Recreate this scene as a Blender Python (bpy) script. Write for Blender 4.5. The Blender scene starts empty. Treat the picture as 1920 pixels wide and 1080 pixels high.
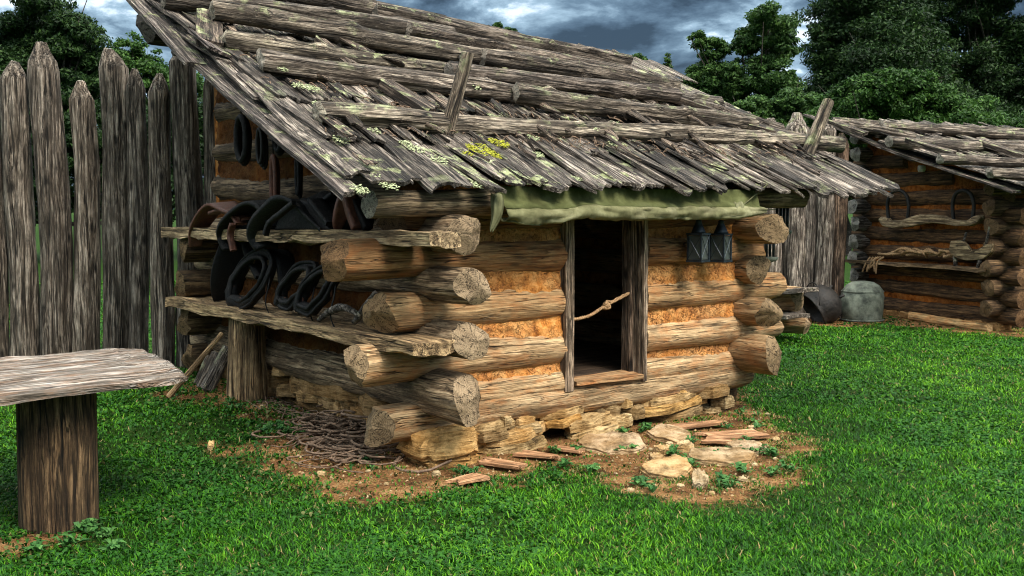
import bpy, math, random
import numpy as np
from mathutils import Vector, Matrix, Quaternion, noise as mn
R = math.radians
random.seed(7); rng = np.random.default_rng(7)
S = bpy.context.scene
COL = S.collection

# ------------------------------------------------------------------ camera
FPX, PITCH, EYE = 2022.0, math.atan(150/2022.0), 1.75
cam_d = bpy.data.cameras.new('camera'); cam = bpy.data.objects.new('camera', cam_d); COL.objects.link(cam)
cam.location = (0, 0, EYE); cam.rotation_euler = (math.pi/2-PITCH, 0, 0)
cam_d.sensor_width = 36; cam_d.lens = FPX/1920*36; cam_d.clip_end = 3000; cam_d.clip_start = .05
S.camera = cam

# ------------------------------------------------------------------ sky + sun
SUN_EL, SUN_AZ = R(50), R(140)      # azimuth clockwise from +Y : the light comes from behind the right shoulder
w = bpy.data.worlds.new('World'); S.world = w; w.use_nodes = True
nt = w.node_tree; nt.nodes.clear(); L = nt.links.new
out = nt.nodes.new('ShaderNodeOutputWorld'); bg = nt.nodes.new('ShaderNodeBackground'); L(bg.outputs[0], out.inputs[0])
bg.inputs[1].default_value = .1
sky = nt.nodes.new('ShaderNodeTexSky'); sky.sky_type = 'NISHITA'; sky.sun_disc = False
sky.sun_elevation = SUN_EL; sky.sun_rotation = SUN_AZ; sky.air_density = 1.2; sky.dust_density = 1.5
tc = nt.nodes.new('ShaderNodeTexCoord')
mp = nt.nodes.new('ShaderNodeMapping'); mp.inputs['Scale'].default_value = (1.0, 1.0, 2.2); mp.inputs['Location'].default_value = (.35, .1, .22)
L(tc.outputs['Generated'], mp.inputs[0])
n1 = nt.nodes.new('ShaderNodeTexNoise'); n1.inputs['Scale'].default_value = 6.5; n1.inputs['Detail'].default_value = 9; n1.inputs['Roughness'].default_value = .6; n1.inputs['Distortion'].default_value = .25
L(mp.outputs[0], n1.inputs['Vector'])
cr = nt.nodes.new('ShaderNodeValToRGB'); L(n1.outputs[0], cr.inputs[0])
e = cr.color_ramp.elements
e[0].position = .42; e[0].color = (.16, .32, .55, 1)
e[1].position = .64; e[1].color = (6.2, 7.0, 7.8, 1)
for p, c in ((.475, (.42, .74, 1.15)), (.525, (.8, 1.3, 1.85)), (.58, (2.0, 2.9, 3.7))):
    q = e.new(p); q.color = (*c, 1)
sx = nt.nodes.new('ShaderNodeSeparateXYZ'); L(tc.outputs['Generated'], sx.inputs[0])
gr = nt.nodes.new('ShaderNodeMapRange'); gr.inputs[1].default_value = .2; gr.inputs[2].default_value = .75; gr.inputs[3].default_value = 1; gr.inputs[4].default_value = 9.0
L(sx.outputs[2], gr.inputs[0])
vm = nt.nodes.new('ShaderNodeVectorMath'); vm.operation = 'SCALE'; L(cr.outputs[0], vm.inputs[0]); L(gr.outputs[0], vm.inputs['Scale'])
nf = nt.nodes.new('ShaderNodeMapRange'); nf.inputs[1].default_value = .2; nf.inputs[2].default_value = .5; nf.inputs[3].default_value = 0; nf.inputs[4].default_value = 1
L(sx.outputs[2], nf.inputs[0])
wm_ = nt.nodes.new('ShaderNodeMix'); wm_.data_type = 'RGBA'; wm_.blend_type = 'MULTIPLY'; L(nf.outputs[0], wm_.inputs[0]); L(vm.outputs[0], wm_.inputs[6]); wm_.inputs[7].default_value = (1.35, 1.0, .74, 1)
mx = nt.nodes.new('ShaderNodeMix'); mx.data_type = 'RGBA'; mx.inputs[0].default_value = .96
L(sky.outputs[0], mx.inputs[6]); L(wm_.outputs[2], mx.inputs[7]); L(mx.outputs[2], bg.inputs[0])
sd = bpy.data.lights.new('sun', 'SUN'); sd.energy = 2.2; sd.angle = R(22); sd.color = (1, .93, .82)
so = bpy.data.objects.new('sun', sd); COL.objects.link(so)
sdir = Vector((math.sin(SUN_AZ)*math.cos(SUN_EL), math.cos(SUN_AZ)*math.cos(SUN_EL), math.sin(SUN_EL)))
so.rotation_euler = sdir.to_track_quat('Z', 'Y').to_euler(); so.location = sdir*30
S.view_settings.view_transform = 'Standard'; S.view_settings.look = 'None'; S.view_settings.exposure = 1.08; S.view_settings.gamma = 1
S.cycles.filter_width = 1.1

# ------------------------------------------------------------------ pixel -> place helpers
FW = Vector((0, math.cos(PITCH), -math.sin(PITCH))); UP = Vector((0, math.sin(PITCH), math.cos(PITCH)))
def ray(px, py): return FW + Vector(((px-960)/FPX, 0, 0)) + UP*(-(py-540)/FPX)
EYEV = Vector((0, 0, EYE))
class Frame:
    def __init__(s, x, y, rz):
        s.o = Vector((x, y, 0)); s.rz = rz
        s.u = Vector((math.cos(rz), math.sin(rz), 0)); s.v = Vector((-math.sin(rz), math.cos(rz), 0))
    def loc(s, p): d = Vector(p)-s.o; return Vector((d.dot(s.u), d.dot(s.v), d.z))
    def wld(s, p): return s.o + s.u*p[0] + s.v*p[1] + Vector((0, 0, p[2]))
    def __call__(s, px, py, a=None, b=None, z=None, roof=None):
        o = s.loc(EYEV); r = ray(px, py); d = Vector((r.dot(s.u), r.dot(s.v), r.z))
        if a is not None: t = (a-o.x)/d.x
        elif b is not None: t = (b-o.y)/d.y
        elif z is not None: t = (z-o.z)/d.z
        else:
            z0, b0, k, off = roof   # z = z0+k(b-b0)+off
            t = (z0+off+k*(o.y-b0)-o.z)/(d.z-k*d.y)
        return o+d*t
CF = Frame(-.589, 7.45, math.atan2(.6225, .7826))
def sst(x, a, b):
    t = np.clip((x-a)/(b-a), 0, 1); return t*t*(3-2*t)
def gz(x, y):
    a = (x-CF.o.x)*CF.u.x+(y-CF.o.y)*CF.u.y; b = (x-CF.o.x)*CF.v.x+(y-CF.o.y)*CF.v.y
    return .2*sst(b, .2, 3.0)*(1-sst(a, -.6, .9)) + .012*np.sin(x*1.7+1)*np.cos(y*1.3)
def G(px, py):
    z = 0
    for _ in range(8):
        r = ray(px, py); t = (z-EYE)/r.z; p = EYEV+r*t; z = float(gz(p.x, p.y))
    return Vector((p.x, p.y, z))
def at(px, py, depth):
    r = ray(px, py); return EYEV+r*(depth/r.y)

# ------------------------------------------------------------------ object helpers
def tag(o, label=None, cat=None, group=None, kind=None):
    if label: o['label'] = label
    if cat: o['category'] = cat
    if group: o['group'] = group
    if kind: o['kind'] = kind
    return o
def empty(name, loc=(0, 0, 0), rz=0, parent=None):
    o = bpy.data.objects.new(name, None); COL.objects.link(o); o.location = loc; o.rotation_euler = (0, 0, rz); o.empty_display_size = .1
    if parent: o.parent = parent
    return o
def link(name, me, parent=None, mats=(), smooth=True, M=None, color=None):
    for m in mats: me.materials.append(m)
    if smooth: me.polygons.foreach_set('use_smooth', [True]*len(me.polygons))
    o = bpy.data.objects.new(name, me); COL.objects.link(o)
    if parent: o.parent = parent
    if M is not None: o.matrix_basis = M
    if color: o.color = (*color, 1)
    return o
def mk(name, V, F, mats, parent=None, smooth=True, M=None, color=None, mi=None):
    me = bpy.data.meshes.new(name); me.from_pydata([tuple(v) for v in V], [], F); me.update()
    o = link(name, me, parent, mats, smooth, M, color)
    if mi is not None: me.polygons.foreach_set('material_index', mi)
    return o
def fastmesh(name, V, Fq, mats, smooth=False, attr=None):
    """V (n,3) array, Fq (m,k) array of equal polygons"""
    me = bpy.data.meshes.new(name); n = len(V); m, k = Fq.shape
    me.vertices.add(n); me.vertices.foreach_set('co', np.ascontiguousarray(V, dtype=np.float32).ravel())
    me.loops.add(m*k); me.loops.foreach_set('vertex_index', np.ascontiguousarray(Fq, dtype=np.int32).ravel())
    me.polygons.add(m); me.polygons.foreach_set('loop_start', np.arange(0, m*k, k, dtype=np.int32))
    me.update(calc_edges=True)
    if attr is not None:
        for an, av in attr.items():
            A = me.attributes.new(an, 'FLOAT', 'POINT'); A.data.foreach_set('value', av.astype(np.float32))
    return link(name, me, None, mats, smooth)
def axisM(p0, p1, up=Vector((0, 0, 1))):
    x = (Vector(p1)-Vector(p0)).normalized()
    if abs(x.dot(up)) > .98: up = Vector((0, 1, 0))
    z = (up-x*up.dot(x)).normalized(); y = z.cross(x)
    M = Matrix((x, y, z)).transposed().to_4x4(); M.translation = Vector(p0); return M
def nz(x, y, z): return mn.noise((x, y, z))

def log_mesh(L_, r0, r1, seed, segs=22, rough=1.0, bend=.25, chop=(1, 1), step=.07, flat=None, nodes=0):
    rnd = random.Random(seed); so_ = rnd.random()*90
    KN = [(rnd.uniform(.1, .95)*L_, rnd.uniform(0, 6.28), rnd.uniform(.03, .06), rnd.uniform(.18, .45)) for _ in range(nodes)]
    nx = max(5, int(L_/step)); V = []; F = []; MI = []
    planes = []
    for e_ in (0, 1):
        ps = []
        k = chop[e_]
        for i in range(4):
            th = rnd.uniform(0, 6.28) if i else rnd.uniform(0, 6.28)
            ps.append((math.cos(th), math.sin(th), rnd.uniform(.35, 1.0)*k, rnd.uniform(-.15, .45)))
        planes.append(ps)
    def cut(e_, y, z, r):
        m = 0
        for (cy, cz, kk, c) in planes[e_]: m = max(m, kk*((cy*y+cz*z)/r-c)*r)
        return m + .12*r*nz(y*16+so_, z*16, e_*9)*min(1, chop[e_]+.2) + .014*nz(y*34, z*34, so_)
    def cen(x): return (bend*r0*nz(x*.45+so_, 3.1, 0), bend*r0*nz(x*.45+so_, 9.7, 0))
    for i in range(nx+1):
        x = L_*i/nx; r = r0+(r1-r0)*x/L_; cy, cz = cen(x)
        for j in range(segs):
            th = 2*math.pi*j/segs; c, s = math.cos(th), math.sin(th)
            rr = r*(1+rough*(.14*nz(x*1.3+so_, c*1.2, s*1.2)+.08*nz(x*.9+so_, c*3.2, s*3.2)+.05*nz(x*3+so_, c*9, s*9)))
            for (kx, kt, kw, kh) in KN:
                if abs(x-kx) < 3*kw: rr += r*kh*math.exp(-((x-kx)/kw)**2-((1-math.cos(th-kt))/.18))
            y, z = rr*c, rr*s
            if flat is not None and z > r*flat: z = r*flat+(z-r*flat)*.12
            xx = x
            if i < nx*.5: xx = max(x, cut(0, y, z, r))
            else: xx = min(x, L_-cut(1, y, z, r))
            V.append((xx, y+cy, z+cz))
    for i in range(nx):
        for j in range(segs):
            a = i*segs+j; b = i*segs+(j+1) % segs
            F.append((a, b, b+segs, a+segs)); MI.append(0)
    for e_ in (0, 1):
        base = 0 if e_ == 0 else nx*segs; prev = list(range(base, base+segs)); x0 = 0 if e_ == 0 else L_
        cy, cz = cen(x0); r = r0 if e_ == 0 else r1
        for k in (.72, .42, .15):
            cur = []
            for j in range(segs):
                v = V[base+j]; y = (v[1]-cy)*k; z = (v[2]-cz)*k
                d = cut(e_, y, z, r); xx = d if e_ == 0 else L_-d
                cur.append(len(V)); V.append((xx, y+cy, z+cz))
            for j in range(segs):
                q = (prev[j], prev[(j+1) % segs], cur[(j+1) % segs], cur[j])
                F.append(q if e_ else q[::-1]); MI.append(1)
            prev = cur
        F.append(tuple(prev) if e_ else tuple(prev[::-1])); MI.append(1)
    return V, F, MI
def log(name, p0, p1, r0, r1, mats, parent=None, seed=None, color=None, **k):
    p0, p1 = Vector(p0), Vector(p1); seed = seed if seed is not None else random.randint(0, 9999)
    V, F, MI = log_mesh((p1-p0).length, r0, r1, seed, **k)
    M = axisM(p0, p1) @ Matrix.Rotation(0 if k.get('flat') is not None else (seed % 17)*.4, 4, 'X')
    o = mk(name, V, F, mats, parent, True, M, color, MI)
    try: o.data.set_sharp_from_angle(angle=R(38))
    except Exception: pass
    return o

def board_geo(L_, W, T, seed, nxs=8, nys=4, warp=.012, rag=.03, ori=None):
    """rough board along +x from 0..L, centred on y, thickness T below z=0"""
    rnd = random.Random(seed); so_ = rnd.random()*99; V = []; F = []
    tw = rnd.uniform(-1, 1)*warp*2
    re0 = [rnd.uniform(-rag, rag) for _ in range(nys+1)]; re1 = [rnd.uniform(-rag, rag) for _ in range(nys+1)]
    for lay in (0, 1):
        for i in range(nxs+1):
            for j in range(nys+1):
                t = i/nxs; s = j/nys-.5
                x = L_*t+(re0[j]*(1-t)+re1[j]*t)
                y = W*s*(1+.08*nz(x*2+so_, s*2, 1))+.015*W*8*nz(x*1.3+so_, 2, lay)*.3
                z = warp*nz(x*1.2+so_, y*6, 5)+tw*s*2*(t-.5)+.25*T*nz(x*3, y*40+so_, 2)
                V.append((x, y, z-(T*(1+.3*nz(x*4+so_, y*9, 7)) if lay else 0)))
    n = (nxs+1)*(nys+1); id_ = lambda l, i, j: l*n+i*(nys+1)+j
    for i in range(nxs):
        for j in range(nys):
            F.append((id_(0, i, j), id_(0, i+1, j), id_(0, i+1, j+1), id_(0, i, j+1)))
            F.append((id_(1, i, j), id_(1, i, j+1), id_(1, i+1, j+1), id_(1, i+1, j)))
        F.append((id_(0, i, 0), id_(1, i, 0), id_(1, i+1, 0), id_(0, i+1, 0)))
        F.append((id_(0, i, nys), id_(0, i+1, nys), id_(1, i+1, nys), id_(1, i, nys)))
    for j in range(nys):
        F.append((id_(0, 0, j), id_(0, 0, j+1), id_(1, 0, j+1), id_(1, 0, j)))
        F.append((id_(0, nxs, j), id_(1, nxs, j), id_(1, nxs, j+1), id_(0, nxs, j+1)))
    return V, F
def board(name, p0, p1, W, T, mats, parent=None, seed=0, up=Vector((0, 0, 1)), color=None, **k):
    V, F = board_geo((Vector(p1)-Vector(p0)).length, W, T, seed, **k)
    return mk(name, V, F, mats, parent, False, axisM(p0, p1, up), color)
def tube_geo(P, rad, segs=8, closed=False, flatten=1.0, wob=0):
    P = [Vector(p) for p in P]; n = len(P); V = []; F = []
    rad = rad if hasattr(rad, '__len__') else [rad]*n
    ref = None
    for i in range(n):
        a = P[(i-1) % n] if (closed or i) else P[i]; b = P[(i+1) % n] if (closed or i < n-1) else P[i]
        t = (b-a).normalized()
        if ref is None: ref = t.orthogonal().normalized()
        ref = (ref-t*ref.dot(t)).normalized(); bi = t.cross(ref)
        for j in range(segs):
            th = 2*math.pi*j/segs
            V.append(P[i]+(ref*math.cos(th)+bi*math.sin(th)*flatten)*rad[i]*(1+wob*nz(i*.7, j*1.3, 4)))
    m = n if closed else n-1
    for i in range(m):
        for j in range(segs):
            a = i*segs+j; b = i*segs+(j+1) % segs; c = ((i+1) % n)*segs+(j+1) % segs; d = ((i+1) % n)*segs+j
            F.append((a, b, c, d))
    if not closed: F.append(tuple(range(segs))[::-1]); F.append(tuple(range((n-1)*segs, n*segs)))
    return V, F
def tube(name, P, rad, mat, parent=None, **k):
    V, F = tube_geo(P, rad, **k); return mk(name, V, F, [mat], parent)
def smoothpath(P, n=6, closed=False):
    P = [Vector(p) for p in P]; out_ = []; N = len(P)
    for i in range(N if closed else N-1):
        g = lambda k: P[k % N] if closed else P[min(max(k, 0), N-1)]
        p0, p1, p2, p3 = g(i-1), g(i), g(i+1), g(i+2)
        for q in range(n):
            t = q/n
            out_.append(.5*((2*p1)+(p2-p0)*t+(2*p0-5*p1+4*p2-p3)*t*t+(3*p1-p0-3*p2+p3)*t**3))
    if not closed: out_.append(P[-1])
    return out_
def ribbon_geo(P, W, T, wdir, cup=0, nw=4, seed=0):
    """strap with width along wdir (Vector) and thickness T; W may be a list"""
    P = [Vector(p) for p in P]; n = len(P); W = W if hasattr(W, '__len__') else [W]*n; V = []; F = []
    wd = Vector(wdir).normalized()
    for i in range(n):
        t = (P[min(i+1, n-1)]-P[max(i-1, 0)]).normalized(); nn = t.cross(wd).normalized()
        for lay in (0, 1):
            for j in range(nw+1):
                s = j/nw-.5
                V.append(P[i]+wd*W[i]*s+nn*((.5-lay)*T + cup*(4*s*s-1)+.004*nz(i*.6+seed, j*1.1, 3)))
    m = nw+1
    for i in range(n-1):
        a = i*2*m; b = (i+1)*2*m
        for j in range(nw):
            F.append((a+j, b+j, b+j+1, a+j+1)); F.append((a+m+j, a+m+j+1, b+m+j+1, b+m+j))
        F.append((a, a+m, b+m, b)); F.append((a+nw, b+nw, b+m+nw, a+m+nw))
    for a in (0, (n-1)*2*m):
        for j in range(nw): F.append((a+j, a+j+1, a+m+j+1, a+m+j))
    return V, F
def lathe_geo(prof, segs=28, dent=0, seed=0):
    V = []; F = []; n = len(prof)
    for i, (r, z) in enumerate(prof):
        for j in range(segs):
            th = 2*math.pi*j/segs; rr = r*(1+dent*nz(math.cos(th)*1.5+seed, math.sin(th)*1.5, z*3))
            V.append((rr*math.cos(th), rr*math.sin(th), z))
    for i in range(n-1):
        for j in range(segs):
            a = i*segs+j; b = i*segs+(j+1) % segs; F.append((a, b, b+segs, a+segs))
    F.append(tuple(range(segs))[::-1]); F.append(tuple(range((n-1)*segs, n*segs)))
    return V, F
def box_geo(x0, x1, y0, y1, z0, z1):
    V = [(x, y, z) for x in (x0, x1) for y in (y0, y1) for z in (z0, z1)]
    return V, [(0, 1, 3, 2), (4, 6, 7, 5), (0, 4, 5, 1), (2, 3, 7, 6), (0, 2, 6, 4), (1, 5, 7, 3)]
class Join:
    def __init__(s): s.V = []; s.F = []
    def __getitem__(s, i): return (s.V, s.F)[i]
    def add(s, VF, M=None):
        o = len(s.V); s.V += [tuple(M @ Vector(v)) if M is not None else tuple(v) for v in VF[0]]; s.F += [tuple(i+o for i in f) for f in VF[1]]
    def build(s, name, mats, parent=None, smooth=False, M=None, color=None): return mk(name, s.V, s.F, mats, parent, smooth, M, color)

# ------------------------------------------------------------------ materials
class NB:
    def __init__(s, name):
        s.m = bpy.data.materials.new(name); s.m.use_nodes = True; s.t = s.m.node_tree; s.N = s.t.nodes; s.b = s.N['Principled BSDF']
    def n(s, ty, **k):
        x = s.N.new('ShaderNode'+ty)
        for a, v in k.items(): setattr(x, a, v)
        return x
    def l(s, a, b): s.t.links.new(a, b)
    def val(s, a, b):
        if isinstance(a, (int, float)): b.default_value = a
        elif isinstance(a, tuple): b.default_value = a
        else: s.l(a, b)
    def math(s, op, a, b=0., clamp=False):
        x = s.n('Math', operation=op, use_clamp=clamp); s.val(a, x.inputs[0]); s.val(b, x.inputs[1]); return x.outputs[0]
    def vmul(s, v, c): x = s.n('VectorMath', operation='MULTIPLY'); s.l(v, x.inputs[0]); s.val(c, x.inputs[1]); return x.outputs[0]
    def vadd(s, v, c): x = s.n('VectorMath', operation='ADD'); s.l(v, x.inputs[0]); s.val(c, x.inputs[1]); return x.outputs[0]
    def noise(s, v, sc, det=6, ro=.6, dist=0):
        x = s.n('TexNoise'); s.l(v, x.inputs['Vector']); x.inputs['Scale'].default_value = sc; x.inputs['Detail'].default_value = det
        x.inputs['Roughness'].default_value = ro; x.inputs['Distortion'].default_value = dist; return x.outputs[0]
    def ramp(s, f, pts):
        x = s.n('ValToRGB'); s.l(f, x.inputs[0]); e_ = x.color_ramp.elements
        while len(e_) < len(pts): e_.new(.5)
        for i, (p, c) in enumerate(pts): e_[i].position = p; e_[i].color = (*c, 1) if len(c) == 3 else c
        return x.outputs[0]
    def mr(s, f, a, b, c=0., d=1.):
        x = s.n('MapRange'); s.val(f, x.inputs[0])
        for i, q in enumerate((a, b, c, d)): x.inputs[i+1].default_value = q
        return x.outputs[0]
    def mix(s, f, a, b, bt='MIX'):
        x = s.n('Mix', data_type='RGBA', blend_type=bt); s.val(f, x.inputs[0])
        s.val((*a, 1) if isinstance(a, tuple) and len(a) == 3 else a, x.inputs[6]); s.val((*b, 1) if isinstance(b, tuple) and len(b) == 3 else b, x.inputs[7]); return x.outputs[2]
    def bump(s, h, st, d):
        x = s.n('Bump'); x.inputs['Strength'].default_value = st; x.inputs['Distance'].default_value = d; s.l(h, x.inputs['Height']); s.l(x.outputs[0], s.b.inputs['Normal'])
    def fin(s, col, ro=.85, spec=.25):
        s.val((*col, 1) if isinstance(col, tuple) and len(col) == 3 else col, s.b.inputs['Base Color']); s.val(ro, s.b.inputs['Roughness']); s.b.inputs['Specular IOR Level'].default_value = spec; return s.m

def wood(name, light, mid, dark, sc=1.0, bump=.02, lichen=0, island=False, knots=.5, clay=0, crackw=.02, soft=0.):
    B = NB(name); tc_ = B.n('TexCoord').outputs['Object']; oi = B.n('ObjectInfo')
    seed = oi.outputs['Random']
    if island: seed = B.math('ADD', seed, B.math('MULTIPLY', B.n('NewGeometry').outputs['Random Per Island'], 3.7))
    cx = B.n('CombineXYZ'); B.l(B.math('MULTIPLY', seed, 37.), cx.inputs[0]); B.l(B.math('MULTIPLY', seed, 11.), cx.inputs[1])
    p = B.vadd(tc_, cx.outputs[0])
    # waviness of the grain around knots
    wv = B.n('TexNoise'); B.l(B.vmul(p, (1.5, 4, 4)), wv.inputs['Vector']); wv.inputs['Scale'].default_value = 1.3; wv.inputs['Detail'].default_value = 2
    wo = B.vmul(B.vadd(wv.outputs['Color'], (-.5, -.5, -.5)), (0, .03, .03)); pw = B.vadd(p, wo)
    grain = B.noise(B.vmul(pw, (1.3*sc, 24*sc, 24*sc)), 1.6, 6, .62)
    fine = B.noise(B.vmul(pw, (4.5*sc, 150*sc, 150*sc)), 1.5, 4, .62)
    blotch = B.noise(B.vmul(p, (1.6, 4, 4)), 1.9, 9, .72)
    ck2 = B.noise(B.vmul(pw, (1.1*sc, 30*sc, 30*sc)), 1.3, 3, .5)
    ckn = B.noise(B.vmul(pw, (.55*sc, 11*sc, 11*sc)), 1.3, 3, .5)
    crack = B.mr(B.math('ABSOLUTE', B.math('SUBTRACT', ckn, .5)), 0, crackw, 1, 0)
    ckm = B.mr(B.noise(B.vmul(p, (1.2, 6, 6)), 2.1, 2), .42, .6, 0, 1)
    crack = B.math('MULTIPLY', crack, ckm, True)
    crack2 = B.mr(B.math('ABSOLUTE', B.math('SUBTRACT', ck2, .5)), 0, crackw*1.1, .85, 0); crack = B.math('MAXIMUM', crack, B.math('MULTIPLY', crack2, B.mr(blotch, .42, .55, .35, 1)))
    vor = B.n('TexVoronoi'); vor.inputs['Scale'].default_value = 2.2; B.l(B.vmul(p, (1, 2.2, 2.2)), vor.inputs['Vector'])
    knot = B.mr(vor.outputs['Distance'], .06, .16, knots, 0)
    g = B.math('ADD', B.math('MULTIPLY', grain, .62), B.math('MULTIPLY', fine, .38))
    c = B.ramp(g, [(.41-soft*.07, dark), (.475-soft*.02, mid), (.525, tuple(.5*(a+b) for a, b in zip(light, mid))), (.585+soft*.04, light)])
    c = B.mix(B.mr(blotch, .40, .60, .85-.4*soft, 0), c, tuple(x*.35 for x in mid), 'MIX')
    if clay:
        cl = B.noise(B.vmul(p, (2.2, 5, 5)), 2.0, 6, .7)
        c = B.mix(B.mr(cl, .46, .66, 0, clay), c, (.50, .20, .06))
    c = B.mix(crack, c, tuple(x*.25 for x in dark)); c = B.mix(knot, c, tuple(x*.5 for x in dark))
    if island:
        rv = B.mr(B.n('NewGeometry').outputs['Random Per Island'], 0, 1, .22, 1.2); cv = B.n('CombineColor'); [B.l(rv, cv.inputs[q]) for q in range(3)]; c = B.mix(1., c, cv.outputs[0], 'MULTIPLY')
    c = B.mix(1., c, oi.outputs['Color'], 'MULTIPLY')
    if lichen:
        wp = B.vadd(tc_, cx.outputs[0]) if not island else tc_
        ln = B.noise(wp, 5.5, 7, .72); l2 = B.noise(wp, 1.3, 3)
        nrm = B.n('NewGeometry').outputs['Normal']; sp = B.n('SeparateXYZ'); B.l(nrm, sp.inputs[0])
        f = B.math('MULTIPLY', B.mr(ln, .54, .60), B.math('MULTIPLY', B.mr(l2, .42, .6), B.mr(sp.outputs[2], 0, .5)), True)
        lc = B.ramp(B.noise(wp, 14, 3), [(.4, (.20, .22, .09)), (.6, (.50, .53, .30))])
        c = B.mix(B.math('MULTIPLY', f, lichen), c, lc)
    h = B.math('ADD', B.math('MULTIPLY', g, 1.0), B.math('MULTIPLY', crack, -.7)); h = B.math('SUBTRACT', h, B.math('MULTIPLY', knot, .3))
    B.bump(h, 1.0, bump)
    return B.fin(c, .82, .3)
def endgrain(name, light, dark):
    B = NB(name); tc_ = B.n('TexCoord').outputs['Object']; oi = B.n('ObjectInfo')
    cx = B.n('CombineXYZ'); B.l(B.math('MULTIPLY', oi.outputs['Random'], 37.), cx.inputs[0])
    p = B.vmul(tc_, (.3, 1, 1)); pn = B.vadd(p, cx.outputs[0])
    ln = B.n('VectorMath', operation='LENGTH'); B.l(B.vmul(tc_, (0, 1, 1)), ln.inputs[0])
    rr = B.math('ADD', ln.outputs['Value'], B.math('MULTIPLY', B.noise(pn, 9, 3), .06))
    ring = B.math('SINE', B.math('MULTIPLY', rr, 520.))
    nv = B.n('VectorMath', operation='NORMALIZE'); B.l(B.vmul(tc_, (0, 1, 1)), nv.inputs[0])
    rad = B.noise(B.vadd(B.vadd(B.vmul(nv.outputs[0], (1, .9, .9)), B.vmul(tc_, (0, 6, 6))), cx.outputs[0]), 2.0, 3, .6, .5)
    crack = B.mr(B.math('ABSOLUTE', B.math('SUBTRACT', rad, .5)), 0, .018, .95, 0)
    chop = B.noise(pn, 9, 9, .72)
    c = B.ramp(B.math('ADD', B.math('MULTIPLY', chop, .8), B.math('MULTIPLY', ring, .045)), [(.22, dark), (.38, tuple(.6*a+.4*b for a, b in zip(light, dark))), (.56, light)])
    c = B.mix(crack, c, tuple(x*.2 for x in dark)); c = B.mix(1., c, oi.outputs['Color'], 'MULTIPLY')
    B.bump(B.math('SUBTRACT', B.math('MULTIPLY', chop, 1.3), crack), 1., .02)
    return B.fin(c, .85, .25)

W_LOG = wood('hewn_log_wood', (.74, .57, .37), (.38, .265, .15), (.03, .018, .010), .8, .024, clay=.5, soft=.7, crackw=.015)
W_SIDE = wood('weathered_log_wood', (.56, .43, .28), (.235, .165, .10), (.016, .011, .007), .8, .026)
W_GREY = wood('grey_weathered_wood', (.60, .52, .44), (.12, .094, .074), (.010, .007, .005), .95, .04, lichen=.8, crackw=.028)
W_POST = wood('fence_post_wood', (.58, .49, .40), (.175, .135, .10), (.010, .007, .005), .8, .045, crackw=.035, knots=.9)
W_SHAKE = wood('roof_shake_wood', (.70, .59, .49), (.125, .096, .078), (.010, .007, .006), 1.0, .03, lichen=1.0, island=True, crackw=.03)
W_BENCH = wood('bench_slab_wood', (.74, .68, .62), (.30, .235, .18), (.02, .014, .01), .7, .035, crackw=.04, clay=.25)
W_CHIP = wood('split_wood', (.85, .50, .28), (.56, .28, .13), (.16, .07, .03), 1.3, .008, knots=0)
E_LOG = endgrain('log_end_grain', (.37, .28, .18), (.06, .04, .022))
E_GREY = endgrain('grey_end_grain', (.46, .42, .36), (.05, .04, .032))

def daub_mat():
    B = NB('clay_daub'); t = B.n('TexCoord').outputs['Object']
    a = B.noise(t, 9, 8, .7); b = B.noise(t, 1.6, 3); v = B.n('TexVoronoi', feature='DISTANCE_TO_EDGE'); v.inputs['Scale'].default_value = 16
    B.l(B.vadd(t, B.vmul(B.n('TexNoise').outputs['Color'], (.05, .05, .05))), v.inputs['Vector'])
    ck = B.math('MULTIPLY', B.mr(B.math('ABSOLUTE', B.math('SUBTRACT', B.noise(t, 17, 4, .6, 1.2), .5)), 0, .018, 1, 0), B.mr(b, .42, .55), True)
    c = B.ramp(a, [(.36, (.26, .085, .02)), (.46, (.66, .25, .055)), (.62, (.86, .43, .14))])
    c = B.mix(B.mr(b, .4, .6, 0, .5), c, (.40, .22, .11)); c = B.mix(B.math('MULTIPLY', ck, .8), c, (.09, .035, .012))
    c = B.mix(1., c, B.n('ObjectInfo').outputs['Color'], 'MULTIPLY')
    B.bump(B.math('SUBTRACT', a, ck), 1, .06); return B.fin(c, .95, .1)
DAUB = daub_mat()
def stone_mat(name, ca, cb, cc):
    B = NB(name); t = B.n('TexCoord').outputs['Object']; oi = B.n('ObjectInfo')
    cx = B.n('CombineXYZ'); B.l(B.math('MULTIPLY', oi.outputs['Random'], 31.), cx.inputs[0]); t = B.vadd(t, cx.outputs[0])
    a = B.noise(t, 7, 9, .7); b = B.noise(B.vmul(t, (1, 1, 7)), 7, 5, .65); k = B.noise(t, 2.1, 4)
    c = B.ramp(B.math('MULTIPLY_ADD' if False else 'ADD', B.math('MULTIPLY', a, .6), B.math('MULTIPLY', b, .4)), [(.38, cc), (.47, cb), (.57, ca)])
    c = B.mix(B.mr(k, .42, .65, 0, .6), c, (.42, .25, .09)); c = B.mix(1., c, oi.outputs['Color'], 'MULTIPLY')
    B.bump(B.math('ADD', a, b), 1, .03); return B.fin(c, .9, .2)
STONE = stone_mat('limestone', (.58, .45, .27), (.29, .21, .11), (.035, .024, .013))
def plain(name, c, ro=.5, spec=.4, metal=0, nsc=12, amt=.5, bump=.002, tint=None):
    B = NB(name); t = B.n('TexCoord').outputs['Object']; a = B.noise(t, nsc, 7, .65)
    col = B.ramp(a, [(.3, tuple(x*(1-amt) for x in c)), (.7, tuple(min(1, x*(1+amt)) for x in (tint or c)))])
    B.bump(a, 1, bump); B.b.inputs['Metallic'].default_value = metal
    return B.fin(col, B.mr(a, .3, .7, ro*.8, min(1, ro*1.3)), spec)
LEATHER = plain('black_leather', (.0055, .005, .005), .62, .28, nsc=40, bump=.012)
BROWN_L = plain('brown_leather', (.11, .042, .025), .55, .4, nsc=30, bump=.01)
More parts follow.
